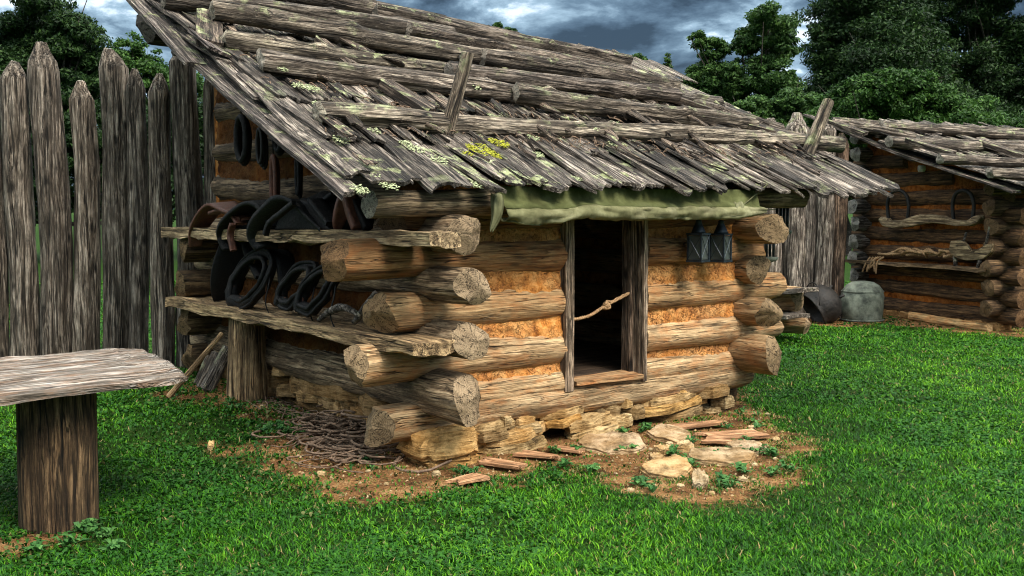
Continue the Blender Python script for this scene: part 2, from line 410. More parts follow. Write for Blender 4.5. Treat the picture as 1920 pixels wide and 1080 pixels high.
IRON = plain('black_iron', (.010, .010, .011), .6, .4, .2, 14, .7, bump=.012, tint=(.02, .017, .015))
TIN = plain('dull_tin', (.035, .045, .055), .45, .5, .7, 20)
KETTLE = plain('grey_green_copper', (.055, .07, .06), .75, .3, .1, 7, .75, .012, (.15, .165, .13))
CANVAS = plain('olive_canvas', (.30, .33, .19), .95, .1, 0, 60, .18, .002)
def canvas():
    B = NB('olive_canvas_weave'); t = B.n('TexCoord').outputs['Object']; a = B.noise(t, 5, 5, .6); w_ = B.noise(B.vmul(t, (1, 1, 6)), 60, 2)
    c = B.ramp(a, [(.3, (.06, .06, .028)), (.5, (.135, .135, .07)), (.7, (.24, .235, .14))]); st_ = B.noise(t, 2.3, 6, .7); c = B.mix(B.mr(st_, .5, .62, 0, .55), c, (.05, .045, .025)); c = B.mix(1., c, B.n('ObjectInfo').outputs['Color'], 'MULTIPLY'); B.bump(B.math('ADD', a, B.math('MULTIPLY', w_, .2)), .6, .01); return B.fin(c, .95, .1)
CANVAS = canvas()
ROPE = plain('hemp_rope', (.34, .21, .11), .9, .1, 0, 60, .5, .003)
TWIG = plain('dry_vine', (.17, .115, .08), .9, .15, 0, 30, .7, .004)
MOSS = plain('yellow_moss', (.28, .28, .03), .95, .1, 0, 30, .5, .01)
LICH = plain('pale_lichen', (.40, .44, .25), .95, .1, 0, 40, .45, .01)
GLASS = NB('lantern_glass'); GLASS.b.inputs['Transmission Weight'].default_value = .6; GLASS = GLASS.fin((.12, .14, .13), .3, .4)
BARK = wood('bark', (.14, .12, .10), (.07, .055, .045), (.015, .012, .01), .6, .03)

def ground_mat():
    B = NB('lawn_ground'); t = B.n('TexCoord').outputs['Object']
    at_ = B.n('Attribute', attribute_name='dirt').outputs['Fac']
    a = B.noise(t, 3, 8, .7); b = B.noise(t, 22, 6, .7); m = B.noise(t, 60, 4, .7)
    grass = B.ramp(b, [(.3, (.006, .016, .002)), (.55, (.022, .06, .005)), (.75, (.06, .12, .015))])
    dirt = B.ramp(B.math('ADD', B.math('MULTIPLY', a, .6), B.math('MULTIPLY', m, .4)), [(.40, (.05, .026, .012)), (.47, (.20, .095, .038)), (.54, (.36, .18, .07)), (.62, (.56, .34, .16))])
    f = B.mr(B.math('ADD', at_, B.math('MULTIPLY', B.math('SUBTRACT', b, .5), 1.4)), .25, .6)
    B.bump(B.math('ADD', b, B.math('MULTIPLY', m, .6)), 1, .06)
    return B.fin(B.mix(f, grass, dirt), .95, .1)
def leafmat(name, cols, isl=True, trans=.25, pos=.6, dry=False):
    B = NB(name); t = B.n('TexCoord').outputs['Object']; g = B.n('NewGeometry')
    big = B.noise(t, pos, 8, .72)
    f = B.math('ADD', B.math('MULTIPLY', big, .7), B.math('MULTIPLY', g.outputs['Random Per Island'], .33))
    c = B.ramp(f, [(.28, cols[0]), (.45, cols[1]), (.6, cols[2]), (.72, cols[3])])
    if dry: c = B.mix(B.n('Attribute', attribute_name='dry').outputs['Fac'], c, (.30, .22, .09)); c = B.mix(B.math('MULTIPLY', B.n('Attribute', attribute_name='kind_').outputs['Fac'], .6), c, (.018, .085, .010))  # clover's own green, pushed darker to carry vignetting at the view's edges
    B.fin(c, .6, .22)
    tr = B.n('BsdfTranslucent'); B.l(B.mix(.0, c, c), tr.inputs[0]); ms = B.n('MixShader'); ms.inputs[0].default_value = trans
    o = B.N['Material Output']; B.l(B.b.outputs[0], ms.inputs[1]); B.l(tr.outputs[0], ms.inputs[2]); B.l(ms.outputs[0], o.inputs[0])
    return B.m
GRASS = leafmat('grass_blades', [(.002, .018, .001), (.010, .070, .002), (.045, .19, .003), (.17, .40, .008)], pos=.3, dry=True)

# ------------------------------------------------------------------ ground sheet
def inpoly(x, y, poly):
    ins = np.zeros(x.shape, bool); n = len(poly)
    for i in range(n):
        x1, y1 = poly[i]; x2, y2 = poly[(i+1) % n]
        c = ((y1 > y) != (y2 > y)) & (x < (x2-x1)*(y-y1)/(y2-y1+1e-12)+x1); ins ^= c
    return ins
def gpoly(pts): return [tuple(G(*p)[:2]) for p in pts]
D_MAIN = gpoly([(300, 728), (330, 752), (420, 765), (455, 785), (540, 790), (600, 800), (590, 828), (465, 815), (450, 850), (545, 885), (630, 935), (700, 950), (780, 935), (830, 930), (900, 900), (1000, 892), (1070, 872), (1130, 905), (1200, 935), (1330, 950), (1440, 925), (1545, 900), (1470, 880), (1530, 835), (1440, 800), (1410, 750), (1380, 720), (1200, 700), (1000, 720), (860, 760), (600, 690), (480, 700), (350, 710)])
D_GR = gpoly([(880, 905), (935, 872), (985, 893), (1050, 866), (1120, 880), (1135, 915), (1000, 925)])
D_BENCH = gpoly([(-150, 1030), (0, 1012), (120, 985), (190, 990), (170, 1012), (60, 1035), (-100, 1075)])
D_B2 = gpoly([(1500, 610), (1600, 612), (1660, 606), (1920, 634), (2050, 640), (2050, 620), (1640, 585), (1480, 590)])
def vnoise(x, y, s, seed=0):
    xs = x*s+seed*17.3; ys = y*s-seed*9.1; xi = np.floor(xs); yi = np.floor(ys); fx = xs-xi; fy = ys-yi
    h = lambda a, b: np.modf(np.abs(np.sin(a*127.1+b*311.7)*43758.5453))[0]
    fx = fx*fx*(3-2*fx); fy = fy*fy*(3-2*fy)
    return (h(xi, yi)*(1-fx)+h(xi+1, yi)*fx)*(1-fy)+(h(xi, yi+1)*(1-fx)+h(xi+1, yi+1)*fx)*fy
def dirtf(x, y):
    d = np.zeros(np.shape(x))
    for k in range(7):
        am = .10+.10*k
        jx = (vnoise(x, y, 2.3, 1+k)-.5)*am*2+(vnoise(x, y, 8, 2+k)-.5)*.3; jy = (vnoise(x, y, 2.3, 33+k)-.5)*am*2+(vnoise(x, y, 8, 44+k)-.5)*.3
        X, Y = x+jx, y+jy
        q = inpoly(X, Y, D_MAIN) & ~inpoly(X, Y, D_GR)
        q |= inpoly(x+jx*.4, y+jy*.4, D_BENCH) | inpoly(x+jx*.6, y+jy*.6, D_B2)
        d += q/7.
    return d
ax = np.concatenate([-np.geomspace(9, 900, 22)[::-1], np.arange(-8.9, 13, .09), np.geomspace(13.1, 900, 22)])
ay = np.concatenate([-np.geomspace(3, 900, 16)[::-1], np.arange(-2.5, 3.5, .5), np.arange(3.6, 14, .08), np.arange(14, 26, .3), np.geomspace(26.5, 1200, 30)])
X, Y = np.meshgrid(ax, ay); xf, yf = X.ravel(), Y.ravel(); Z = gz(xf, yf)+.02*(vnoise(xf, yf, 3, 5)-.5)*(np.hypot(xf, yf) < 30)
nx_, ny_ = len(ax), len(ay); I = np.arange(nx_*ny_).reshape(ny_, nx_)
Fg = np.stack([I[:-1, :-1].ravel(), I[:-1, 1:].ravel(), I[1:, 1:].ravel(), I[1:, :-1].ravel()], 1)
gd = dirtf(xf, yf)
go = fastmesh('ground', np.stack([xf, yf, Z], 1), Fg, [ground_mat()], True, {'dirt': gd}); tag(go, kind='structure')

# ------------------------------------------------------------------ grass
def make_grass(N=780000):
    d = 4.3*(26/4.3)**rng.random(N); d = np.where(rng.random(N) < .25, 4.3+(rng.random(N))*14, d)
    x = (rng.random(N)*2-1)*d*.58+0.0; y = d
    a = (x-CF.o.x)*CF.u.x+(y-CF.o.y)*CF.u.y; b = (x-CF.o.x)*CF.v.x+(y-CF.o.y)*CF.v.y
    keep = ~((a > -.02) & (a < 3.35) & (b > -.05) & (b < 3.7))
    dm = dirtf(x, y); patch = vnoise(x, y, 7, 8)*vnoise(x, y, 1.6, 9)
    dd = np.clip(dm+(vnoise(x, y, 10, 51)-.5)*.7+(vnoise(x, y, 27, 52)-.5)*.4, 0, 1)
    keep &= (rng.random(N) < np.where(dm > .3, np.clip((1-dd)**1.3*.9+.7*(patch > .38), .12, 1), np.clip(.45+(vnoise(x, y, 5, 21)+vnoise(x, y, 1.3, 22)-.55)*1.6, .3, 1)))
    stp = G(90, 1000); keep &= np.hypot(x-stp.x, y-stp.y-.18) > .19
    x, y, d, dm = x[keep], y[keep], d[keep], dm[keep]; n = len(x)
    z = gz(x, y)+.02*(vnoise(x, y, 3, 5)-.5)-.004
    clover = (vnoise(x, y, 1.1, 11)*.6+vnoise(x, y, 6, 31)*.4+.22*(1-sst(x, -2.2, 2.6))+.25*(rng.random(n)-.5)) > .62; clover &= rng.random(n) < .4
    tuft = vnoise(x, y, 4.5, 12)*.7+vnoise(x, y, 14, 13)*.5
    h = (.012+.026*rng.random(n)**1.6)*(.45+.8*tuft)*np.where(dm > .5, .7, 1); h = np.where(clover, .02+.02*rng.random(n), h)
    wd = np.where(clover, .0045+.005*rng.random(n), .0018+.0026*rng.random(n))*np.maximum(1, d/6.5)**.8
    th = rng.random(n)*6.283; lean = (.3+1.5*rng.random(n))*h; lean = np.where(clover, .02, lean)
    dx, dy = np.cos(th), np.sin(th); px_, py_ = -dy*wd, dx*wd
    P = np.stack([x, y, z], 1); D = np.stack([dx, dy, 0*dx], 1); W = np.stack([px_, py_, 0*dx], 1); U = np.array([0, 0, 1.])
    cw = np.where(clover, .25, 1.)[:, None]
    v0 = P-W*cw; v1 = P+W*cw
    mid = P+D*(lean*.35)[:, None]+U*(h*.65)[:, None]
    v2 = mid+W*np.where(clover, 1.3, .8)[:, None]; v3 = mid-W*np.where(clover, 1.3, .8)[:, None]
    dry = rng.random(n) < .012+.03*(vnoise(x, y, 2.2, 61) > .66)+.3*np.clip(dm, 0, .9)
    tip = P+D*lean[:, None]+U*np.where(clover, h*.7, h)[:, None]
    v4 = tip+W*np.where(clover, .5, .12)[:, None]; v5 = tip-W*np.where(clover, .5, .12)[:, None]
    V = np.stack([v0, v1, v2, v3, v4, v5], 1).reshape(-1, 3); k = np.arange(n)*6
    F = np.concatenate([np.stack([k, k+1, k+2, k+3], 1), np.stack([k+3, k+2, k+4, k+5], 1)])
    o = fastmesh('grass', V, F, [GRASS], False, {'dry': np.repeat(dry.astype(float), 6), 'kind_': np.repeat(clover.astype(float), 6)}); tag(o, 'short green lawn grass and clover around the cabins', 'grass', kind='stuff')
make_grass()

# ------------------------------------------------------------------ the log cabin
ROOF = (1.85, -.45, .4625)
def rz_(b, off=0): return ROOF[0]+ROOF[2]*(b-ROOF[1])+off
cabin = empty('log_cabin', CF.o, CF.rz)
tag(cabin, 'low log cabin with orange clay chinking, open doorway and sloping shake roof', 'cabin')
LM = [W_LOG, E_LOG]; SM = [W_SIDE, E_LOG]; GM = [W_GREY, E_GREY]; PM = [W_POST, E_GREY]
aL0 = CF(1060, 560, b=-.12).x; aL1 = CF(1076, 560, b=-.12).x; aR0 = CF(1172, 560, b=-.1).x; aR1 = CF(1212, 560, b=-.12).x
print('door a', aL0, aL1, aR0, aR1)
ZF = [(.36, .15), (.70, .141), (1.045, .139), (1.395, .137), (1.70, .12)]
leftx = [-.48, -.64, -.43, -.80, -.35]; rightx = [3.42, 3.80, 3.85, 3.6, 3.5]
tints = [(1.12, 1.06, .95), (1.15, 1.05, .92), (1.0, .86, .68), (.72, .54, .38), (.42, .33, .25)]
log('sill_log', (leftx[0], 0, .30), (3.42, 0, .29), .142, .13, LM, cabin, 11, tuple(.8*q for q in tints[0]), segs=30, chop=(1, .8), flat=.8, rough=.6)
log('wall_log', (-.05, -.02, .435), (aL0+.01, -.02, .435), .105, .10, LM, cabin, 12, tints[0], segs=30, chop=(.1, .1), rough=.6)
log('wall_log', (aR1+.005, -.02, .43), (3.3, -.02, .42), .105, .10, LM, cabin, 13, tints[0], segs=30, chop=(.1, .3), rough=.6)
for i in range(1, 5):
    z, r = ZF[i]
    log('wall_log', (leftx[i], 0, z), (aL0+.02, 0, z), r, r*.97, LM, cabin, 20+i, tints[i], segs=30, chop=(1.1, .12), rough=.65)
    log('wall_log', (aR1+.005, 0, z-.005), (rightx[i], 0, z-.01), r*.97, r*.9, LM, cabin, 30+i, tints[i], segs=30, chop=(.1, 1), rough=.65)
log('wall_log', (-.35, 0, 2.0), (3.5, 0, 2.0), .07, .07, LM, cabin, 41, (.4, .33, .26))
# side walls, running back from the front corners
ZS = [.50, .875, 1.235, 1.575, 1.93, 2.28, 2.63, 2.98, 3.32]; RS = [.165, .125, .118, .125, .13, .125, .12, .12, .12]
b0s = [-.60, -.56, -.60, -.55]; b1s = [-.48, -.42, -.30, -.48]
for i, (z, r) in enumerate(zip(ZS, RS)):
    roofb = (z+r+.16-ROOF[0])/ROOF[2]+ROOF[1]
    for side in (0, 1):
        if roofb > 3.0 and i > 4: continue
        b0 = (b0s if side == 0 else b1s)[i] if i < 4 else max(-.2, roofb)
        aa = 0 if side == 0 else 3.27
        if b0 > 3.3: continue
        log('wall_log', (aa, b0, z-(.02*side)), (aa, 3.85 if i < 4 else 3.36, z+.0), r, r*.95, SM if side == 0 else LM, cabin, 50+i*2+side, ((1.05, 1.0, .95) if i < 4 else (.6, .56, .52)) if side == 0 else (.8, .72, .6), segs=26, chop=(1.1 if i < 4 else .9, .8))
for i in range(9):
    z = [.36, .70, 1.06, 1.40, 1.75, 2.1, 2.45, 2.8, 3.15][i]
    log('wall_log', (-[.38, .42, .45, .40, -.1, -.1, -.1, -.1, -.1][i], 3.45, z), (3.7, 3.45, z), .13, .12, SM, cabin, 80+i, (.62, .52, .38), segs=20, chop=(.7, .7), step=.12)  # lowered tint puts the interior's darkness into these back logs
log('top_plate', (-.78, 3.35, 3.33), (4.6, 3.35, 3.33), .14, .12, GM, cabin, 91, (.35, .33, .33), step=.12)
log('top_plate', (-.66, 2.85, 3.12), (4.6, 2.85, 3.12), .10, .10, GM, cabin, 92, (.35, .33, .33), step=.12)
log('purlin', (-.6, 1.55, 2.52), (4.6, 1.5, 2.5), .10, .10, SM, cabin, 93, (.6, .6, .6), step=.12)
# clay daub between the logs
def daub(name, axis, s0, s1, z0, z1, out_, zs, seed, roofcut=False, col=(1, 1, 1)):
    nx = int((s1-s0)/.035); nzz = int((z1-z0)/.018); V = []; F = []
    for k in range(nzz+1):
        z = z0+(z1-z0)*k/nzz
        up_ = min([q for q in zs if q > z] or [z+.2]); dn = max([q for q in zs if q <= z] or [z-.2]); t = (z-dn)/max(.05, up_-dn)
        for i in range(nx+1):
            s = s0+(s1-s0)*i/nx; zz = z
            if roofcut: zz = min(z, rz_(s, -.06))
            d = out_*(.098-.056*t+.018*nz(s*3, z*9, seed)+.016*nz(s*14, z*22, seed)+.008*nz(s*40, z*50, seed))
            V.append((s, -d, zz) if axis == 'x' else (-d+(3.27 if seed == 4 else 0), s, zz))
    for k in range(nzz):
        for i in range(nx):
            a = k*(nx+1)+i; F.append((a, a+1, a+nx+2, a+nx+1))
    o = mk(name, V, F, [DAUB], cabin, True, None, col)
    m = o.modifiers.new('thick', 'SOLIDIFY'); m.thickness = .05; m.offset = -1 if axis == 'x' else 1
zsf = [q[0] for q in ZF]
daub('daub', 'x', -.02, aL0+.01, .3, 1.95, 1, zsf, 1); daub('daub', 'x', aR1-.01, 3.27, .3, 1.95, 1, zsf, 2)
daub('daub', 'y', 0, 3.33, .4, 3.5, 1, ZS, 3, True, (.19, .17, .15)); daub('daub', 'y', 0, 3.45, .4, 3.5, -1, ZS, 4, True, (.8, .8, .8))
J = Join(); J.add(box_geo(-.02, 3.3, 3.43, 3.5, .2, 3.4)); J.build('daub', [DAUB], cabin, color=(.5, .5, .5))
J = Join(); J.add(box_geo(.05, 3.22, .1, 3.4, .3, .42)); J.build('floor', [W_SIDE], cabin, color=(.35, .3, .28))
# doorway
def post_box(name, a0, a1, b0, b1, z0, z1, mats, par, seed, color):
    """upright plank with rough faces, local x runs up so that the grain does too"""
    nn = 14; V = []; F = []; Lz = z1-z0
    for i in range(nn+1):
        for (sa, sb) in ((0, 0), (.5, 0), (1, 0), (1, .5), (1, 1), (.5, 1), (0, 1), (0, .5)):
            V.append((Lz*i/nn, (a0+(a1-a0)*sa-(a0+a1)/2)*(1+.05*nz(i*.5, sa*3, seed))+.006*nz(i*.8, sb, seed), (b0+(b1-b0)*sb-(b0+b1)/2)+.006*nz(i*.7, sa+sb*2, seed+5)))
    for i in range(nn):
        for j in range(8): a = i*8+j; b = i*8+(j+1) % 8; F.append((a, b, b+8, a+8))
    F.append(tuple(range(8))[::-1]); F.append(tuple(range(nn*8, nn*8+8)))
    M = Matrix(((0, 1, 0), (0, 0, 1), (1, 0, 0))).to_4x4(); M.translation = Vector(((a0+a1)/2, (b0+b1)/2, z0))
    o = mk(name, V, F, mats, par, False, M, color); return o
dfr = empty('door_frame', ((aL0+aR1)/2, 0, .45), 0, cabin); off = Matrix.Translation(-Vector(dfr.location))
for args in (('jamb', aL0, aL1, -.125, .10, .36, 1.78, [W_POST], dfr, 1, (1.25, 1.1, .95)), ('jamb', aR1-.045, aR1, -.135, .03, .36, 1.78, [W_POST], dfr, 2, (1.5, 1.35, 1.2)),
             ('door_stop', aR1-.085, aR1-.047, -.02, .075, .42, 1.78, [W_POST], dfr, 3, (1.0, .85, .75))):
    o = post_box(*args); o.matrix_basis = off @ o.matrix_basis
o = board('lintel', (aL0, -.0, 1.79), (aR1, -.0, 1.79), .24, .05, [W_POST], dfr, 4, color=(.8, .7, .6)); o.matrix_basis = off @ o.matrix_basis
o = board('threshold', (aL1-.01, -.04, .425), (aR1-.05, -.04, .432), .22, .035, [W_LOG], dfr, 5, color=(1.1, .92, .75)); o.matrix_basis = off @ o.matrix_basis
# foundation stones
def stone_geo(w_, d_, h_, seed, n=5.0):
    rnd = random.Random(seed); V = []; F = []; nu, nv = 26, 14; so_ = rnd.random()*50
    for i in range(nv+1):
        ph = math.pi*i/nv-math.pi/2
        for j in range(nu):
            th = 2*math.pi*j/nu
            sg = lambda q, p: math.copysign(abs(q)**p, q)
            x = sg(math.cos(th), 2/n)*sg(math.cos(ph), 2/n/1.4); y = sg(math.sin(th), 2/n)*sg(math.cos(ph), 2/n/1.4); z = sg(math.sin(ph), 2/n)
            k = 1+.24*nz(x*1.1+so_, y*1.1, z*.8)+.16*nz(x*2.6+so_, y*2.6, z*3)+.09*nz(x*6+so_, y*6, z*6)
            V.append((x*k*w_/2, y*k*d_/2, z*h_/2*(1+.22*nz(x*2+so_, y*2, 8))+.16*h_*nz(x*4+so_, y*4, z*2)+.07*h_*nz(x*11+so_, y*11, 3)))
    for i in range(nv):
        for j in range(nu): a = i*nu+j; b = i*nu+(j+1) % nu; F.append((a, b, b+nu, a+nu))
    return V, F
def slab_geo(w_, d_, h_, seed):
    """flat broken slab: irregular polygon outline, stepped bedding planes at the rim"""
    rnd = random.Random(seed); m = rnd.randint(6, 8); ang = sorted((q+rnd.uniform(-.32, .32))*2*math.pi/m for q in range(m)); rad = [rnd.uniform(.72, 1.12) for _ in range(m)]; N = 48; O = []
    C_ = [(math.cos(a)*r, math.sin(a)*r) for a, r in zip(ang, rad)]
    per = N//m
    for q in range(m):
        for k in range(per):
            f = k/per; x = C_[q][0]*(1-f)+C_[(q+1) % m][0]*f; y = C_[q][1]*(1-f)+C_[(q+1) % m][1]*f; O.append((x+.05*nz(x*5+seed, y*5, 1), y+.05*nz(x*5, y*5+seed, 2)))
    n = len(O); V = []; F = []; rings = [(1.0, -.6), (1.03, .0), (1.0, .18), (.96, .22), (.965, .46), (.94, .5), (.6, .52), (.3, .5)]
    for (k, z) in rings:
        for (x, y) in O:
            V.append((x*k*w_/2, y*k*d_/2, z*h_+h_*(.35*nz(x*k*1.6+seed, y*k*1.6, 5)+.22*nz(x*k*5+seed, y*k*5, 6))*(z > 0)))
    for i in range(len(rings)-1):
        for j in range(n): a = i*n+j; b = i*n+(j+1) % n; F.append((a, b, b+n, a+n))
    F.append(tuple(range((len(rings)-1)*n, len(rings)*n))); return V, F
def stone(name, p, w_, d_, h_, seed, parent=None, rz=0, ry=0, rx=0, mat=None, color=(1, 1, 1), geo=None):
    M = Matrix.Translation(Vector(p)) @ Matrix.Rotation(rz, 4, 'Z') @ Matrix.Rotation(ry, 4, 'Y') @ Matrix.Rotation(rx, 4, 'X')
    V, F = (geo or stone_geo)(w_, d_, h_, seed); o = mk(name, V, F, [mat or STONE], parent, True, M, color)
    try: o.data.set_sharp_from_angle(angle=R(28))
    except Exception: pass
    return o
fnd = empty('foundation', (0, 0, 0), 0, cabin)
FS = [(880, 969, 791, 823, 5), (891, 1062, 806, 853, 8), (962, 1028, 779, 811, 3), (935, 964, 779, 795, 0), (1014, 1123, 764, 797, 9), (1054, 1178, 782, 823, 10), (1120, 1138, 768, 788, 0), (1132, 1176, 757, 780, 2),
      (1168, 1200, 747, 764, 3), (1187, 1342, 737, 769, 9), (1216, 1348, 752, 784, 9), (1302, 1379, 722, 743, 2), (1258, 1300, 731, 742, 4), (1346, 1386, 741, 763, 3), (1326, 1383, 762, 783, 2), (1266, 1311, 779, 797, -3), (1300, 1327, 770, 786, 0), (1180, 1222, 762, 785, 2), (1140, 1190, 778, 800, 2)]
for k, (x0, x1, y0, y1, ti) in enumerate(FS):
    bb = -.13 if k not in (1, 5, 15) else -.2
    p0 = CF(x0, (y0+y1)/2, b=bb); p1 = CF(x1, (y0+y1)/2, b=bb); hm = (p0-CF.loc(EYEV)).length/FPX*(y1-y0)
    c = (p0+p1)/2; kk = 1.0; base_col = random.choice([(.95, .92, .85), (1.05, 1.0, .9), (.62, .56, .48), (1.0, .8, .5), (.8, .74, .62)])
    lay = 2 if (y1-y0) > 24 else 1
    for q in range(lay):
        wq = (p1.x-p0.x)*(.97 if lay == 1 else random.uniform(.82, .98)); hh = hm*.88/lay
        col_ = base_col if q == 0 else random.choice([(.95, .85, .7), (.7, .6, .48), (1.05, .9, .7)])
        stone('stone', (c.x+random.uniform(-.02, .02)*lay, bb+.12+random.uniform(-.05, .04), c.z+(q-(lay-1)/2)*hm/lay), wq, .32, hh, 100+k+q*40, fnd, 0, R(-ti*.35), 0, color=col_, geo=slab_geo if (x1-x0) > 1.5*(y1-y0)/lay else None)
# corner block and the side run
for k, (x, y, w2, d2, h2, zc) in enumerate([(.02, -.10, .44, .40, .20, .14), (.04, -.12, .40, .36, .12, .0), (.35, .02, .3, .3, .2, .1)]):
    stone('stone', (x, y, zc), w2, d2, h2, 140+k, fnd, R(3), 0, 0, color=(1.15, .92, .62))
SS = [(492, 523, 701, 726), (498, 536, 687, 702), (522, 570, 705, 735), (531, 658, 694, 738), (572, 655, 726, 764), (508, 545, 722, 741), (622, 660, 745, 783), (654, 711, 735, 773), (650, 684, 766, 795), (600, 640, 745, 775), (545, 590, 735, 752), (680, 740, 775, 800)]
for k, (x0, x1, y0, y1) in enumerate(SS):
    p0 = CF(x0, (y0+y1)/2, a=-.1); p1 = CF(x1, (y0+y1)/2, a=-.1); hm = (p0-CF.loc(EYEV)).length/FPX*(y1-y0); c = (p0+p1)/2
    stone('stone', (.02, c.y, c.z), .3, abs(p1.y-p0.y)*1.05, hm*.92, 160+k, fnd, 0, 0, R(random.uniform(-3, 3)), color=random.choice([(.9, .76, .6), (.65, .54, .42), (1.05, .85, .6)]), geo=slab_geo)
for k, bb in enumerate((.3, 1.0, 1.7, 2.4, 3.1)):     # packed rubble under the sills
    stone('stone', (.08, bb, .2), .2, .75, .3, 180+k, fnd, color=(.5, .42, .33)); stone('stone', (3.22, bb+.12, .1), .22, .72, .24, 190+k, fnd, color=(.6, .52, .42))
for k in range(5): stone('stone', (.35+k*.68, .14, .1), .75, .12, .26, 200+k, fnd, color=(.16, .12, .08))  # backing row tinted dark: shade of the gaps put into its colour

# roof: shakes
ths = math.atan(ROOF[2]); cs, sn = math.cos(ths), math.sin(ths)
RM = Matrix(((0, -1, 0), (cs, 0, -sn), (sn, 0, cs))).to_4x4(); RM.translation = Vector((0, ROOF[1], ROOF[0]))
def shakes(name, a0, a1, smax, RMx, parent, mats, seed, courses=None, wm=.125, color=None, ragc=1.0, topedge=None):
    J = Join(); rnd = random.Random(seed)
    for ci, (s0, ln, zoff) in enumerate(courses):
        a = a0
        while a < a1:
            w_ = wm*rnd.uniform(.65, 1.35); l_ = ln*rnd.uniform(.9, 1.06); s_ = s0+rnd.uniform(-.09, .09)*ragc
            mx_ = topedge(a) if topedge else smax
            if s_ < mx_-.1:
                l_ = min(l_, mx_-s_+.05)
                lift = rnd.uniform(0, .035)
                M = Matrix.Translation((s_, -(a+w_/2), zoff+lift)) @ Matrix.Rotation(R(rnd.uniform(-3.2, 3.2)), 4, 'Z') @ Matrix.Rotation(R(rnd.uniform(-.6, 2.2)), 4, 'Y') @ Matrix.Rotation(R(rnd.uniform(-12, 12)), 4, 'X')
                J.add(board_geo(l_, w_*1.04, rnd.uniform(.014, .03), rnd.randint(0, 9999), 9, 4, .02, .05), M)
            a += w_*rnd.uniform(.86, .99)
    return J.build(name, mats, parent, False, RMx, color)
tope = lambda a: 3.55+(4.75-3.55)*(4.92-a)/5.77
shakes('roof_shakes', -.86, 4.95, 4.9, RM, cabin, [W_SHAKE], 5, [(0, 1.15, .055), (.72, 1.15, .05), (1.45, 1.1, .07), (2.15, 1.1, .09), (2.85, 1.1, .11), (3.55, 1.2, .13)], wm=.14, topedge=tope)
shakes('roof_sheathing', -.84, 4.9, 4.9, RM, cabin, [W_SHAKE], 6, [(.3, 1.1, -.03), (1.1, 1.3, -.03), (2.2, 1.3, -.03), (3.3, 1.5, -.03)], wm=.25, color=(.4, .38, .36), topedge=tope)
# the long barge board at the left edge
def RP(px, py, off=.12): return CF(px, py, roof=ROOF+(off,))
board('barge_board', CF(662, 363, a=-.9), CF(412, 152, a=-.9), .15, .03, [W_SHAKE], cabin, 71, up=Vector((0, -sn, cs)), color=(.9, .88, .9), nxs=14)
board('barge_board', CF(520, 235, a=-.86), CF(300, 45, a=-.86), .2, .03, [W_SHAKE], cabin, 72, up=Vector((0, -sn, cs)), color=(.75, .75, .78), nxs=14)
board('barge_board', CF(372, 118, a=-.93), CF(256, -5, a=-.93), .2, .03, [W_SHAKE], cabin, 73, up=Vector((0, -sn, cs)), color=(.7, .7, .72), nxs=14)
board('barge_board', RP(415, 95, .16), RP(372, 60, .17), .18, .025, [W_SHAKE], cabin, 74, up=Vector((.3, -sn, cs)), color=(.9, .85, .9))
# weight poles
POLES = [((590, 214), (1580, 273), .078, .085, .13, (1.15, 1.1, 1.0)),
         ((482, 119), (1010, 186), .092, .08, .16, (1.1, 1.05, 1.0)), ((960, 177), (1415, 232), .085, .075, .20, (.9, .85, .78)), ((1290, 192), (1470, 243), .06, .06, .13, (.9, .87, .85)),
         ((413, 70), (880, 134), .08, .075, .19, (.85, .82, .72)), ((840, 131), (1272, 186), .075, .07, .22, (.75, .7, .68)), ((1180, 170), (1350, 193), .06, .06, .17, (.8, .8, .8)),
         ((395, 28), (1000, 112), .085, .08, .24, (.72, .68, .62)), ((900, 105), (1268, 167), .08, .07, .22, (.7, .66, .62)),
         ((300, -8), (850, 68), .085, .08, .24, (.68, .65, .62)), ((760, 60), (1180, 140), .085, .075, .24, (.68, .62, .58)),
         ((330, -50), (840, 46), .09, .085, .26, (.62, .58, .55)), ((700, 22), (1180, 117), .09, .08, .27, (.6, .56, .53)), ((480, -38), (1000, 86), .08, .075, .20, (.6, .56, .53))]
for k, (p, q, r0, r1, off_, col) in enumerate(POLES):
    log('roof_pole', RP(*p, off_), RP(*q, off_), r0, r1, GM, cabin, 300+k, tuple(c*1.1 for c in col), segs=24, chop=(.6, .6), rough=1.7, bend=.75, nodes=7, step=.045)
# chocks lying up the slope between the poles
for k, (p, q, w_) in enumerate([((722, 148), (812, 204), .17), ((1262, 178), (1400, 225), .14), ((1398, 228), (1535, 262), .16), ((1160, 132), (1225, 168), .14), ((392, 20), (395, 75), .2), ((880, 42), (960, 90), .13), ((600, 70), (660, 118), .12)]):
    board('chock', RP(*p, .22), RP(*q, .17), w_, .07, [W_SHAKE], cabin, 330+k, up=Vector((0, -sn, cs)), color=(.75, .68, .62))
# leaning pegs that hold the lowest pole
for (bx, by, tx, ty, r) in ((838, 252, 878, 100, .055), (1513, 292, 1556, 188, .062)):
    p = RP(bx, by, .06); q = CF(tx, ty, b=p.y-.03); log('roof_peg', p, q, r*1.05, r*.9, GM, cabin, 350+bx, (1.0, .92, .8), segs=16, chop=(.3, .25))
# eave beams
zb = 1.76
p = CF(690, 382, b=-.28); q = CF(942, 376, b=-.28); log('eave_beam', p, q, .085, .09, [W_SIDE, E_GREY], cabin, 360, (.85, .85, .8), chop=(.3, .5))
p = CF(930, 374, b=-.2); q = CF(1506, 371, b=-.2); log('eave_beam', p, q, .08, .09, [W_SIDE, E_GREY], cabin, 361, (.8, .72, .62), chop=(.3, .4))
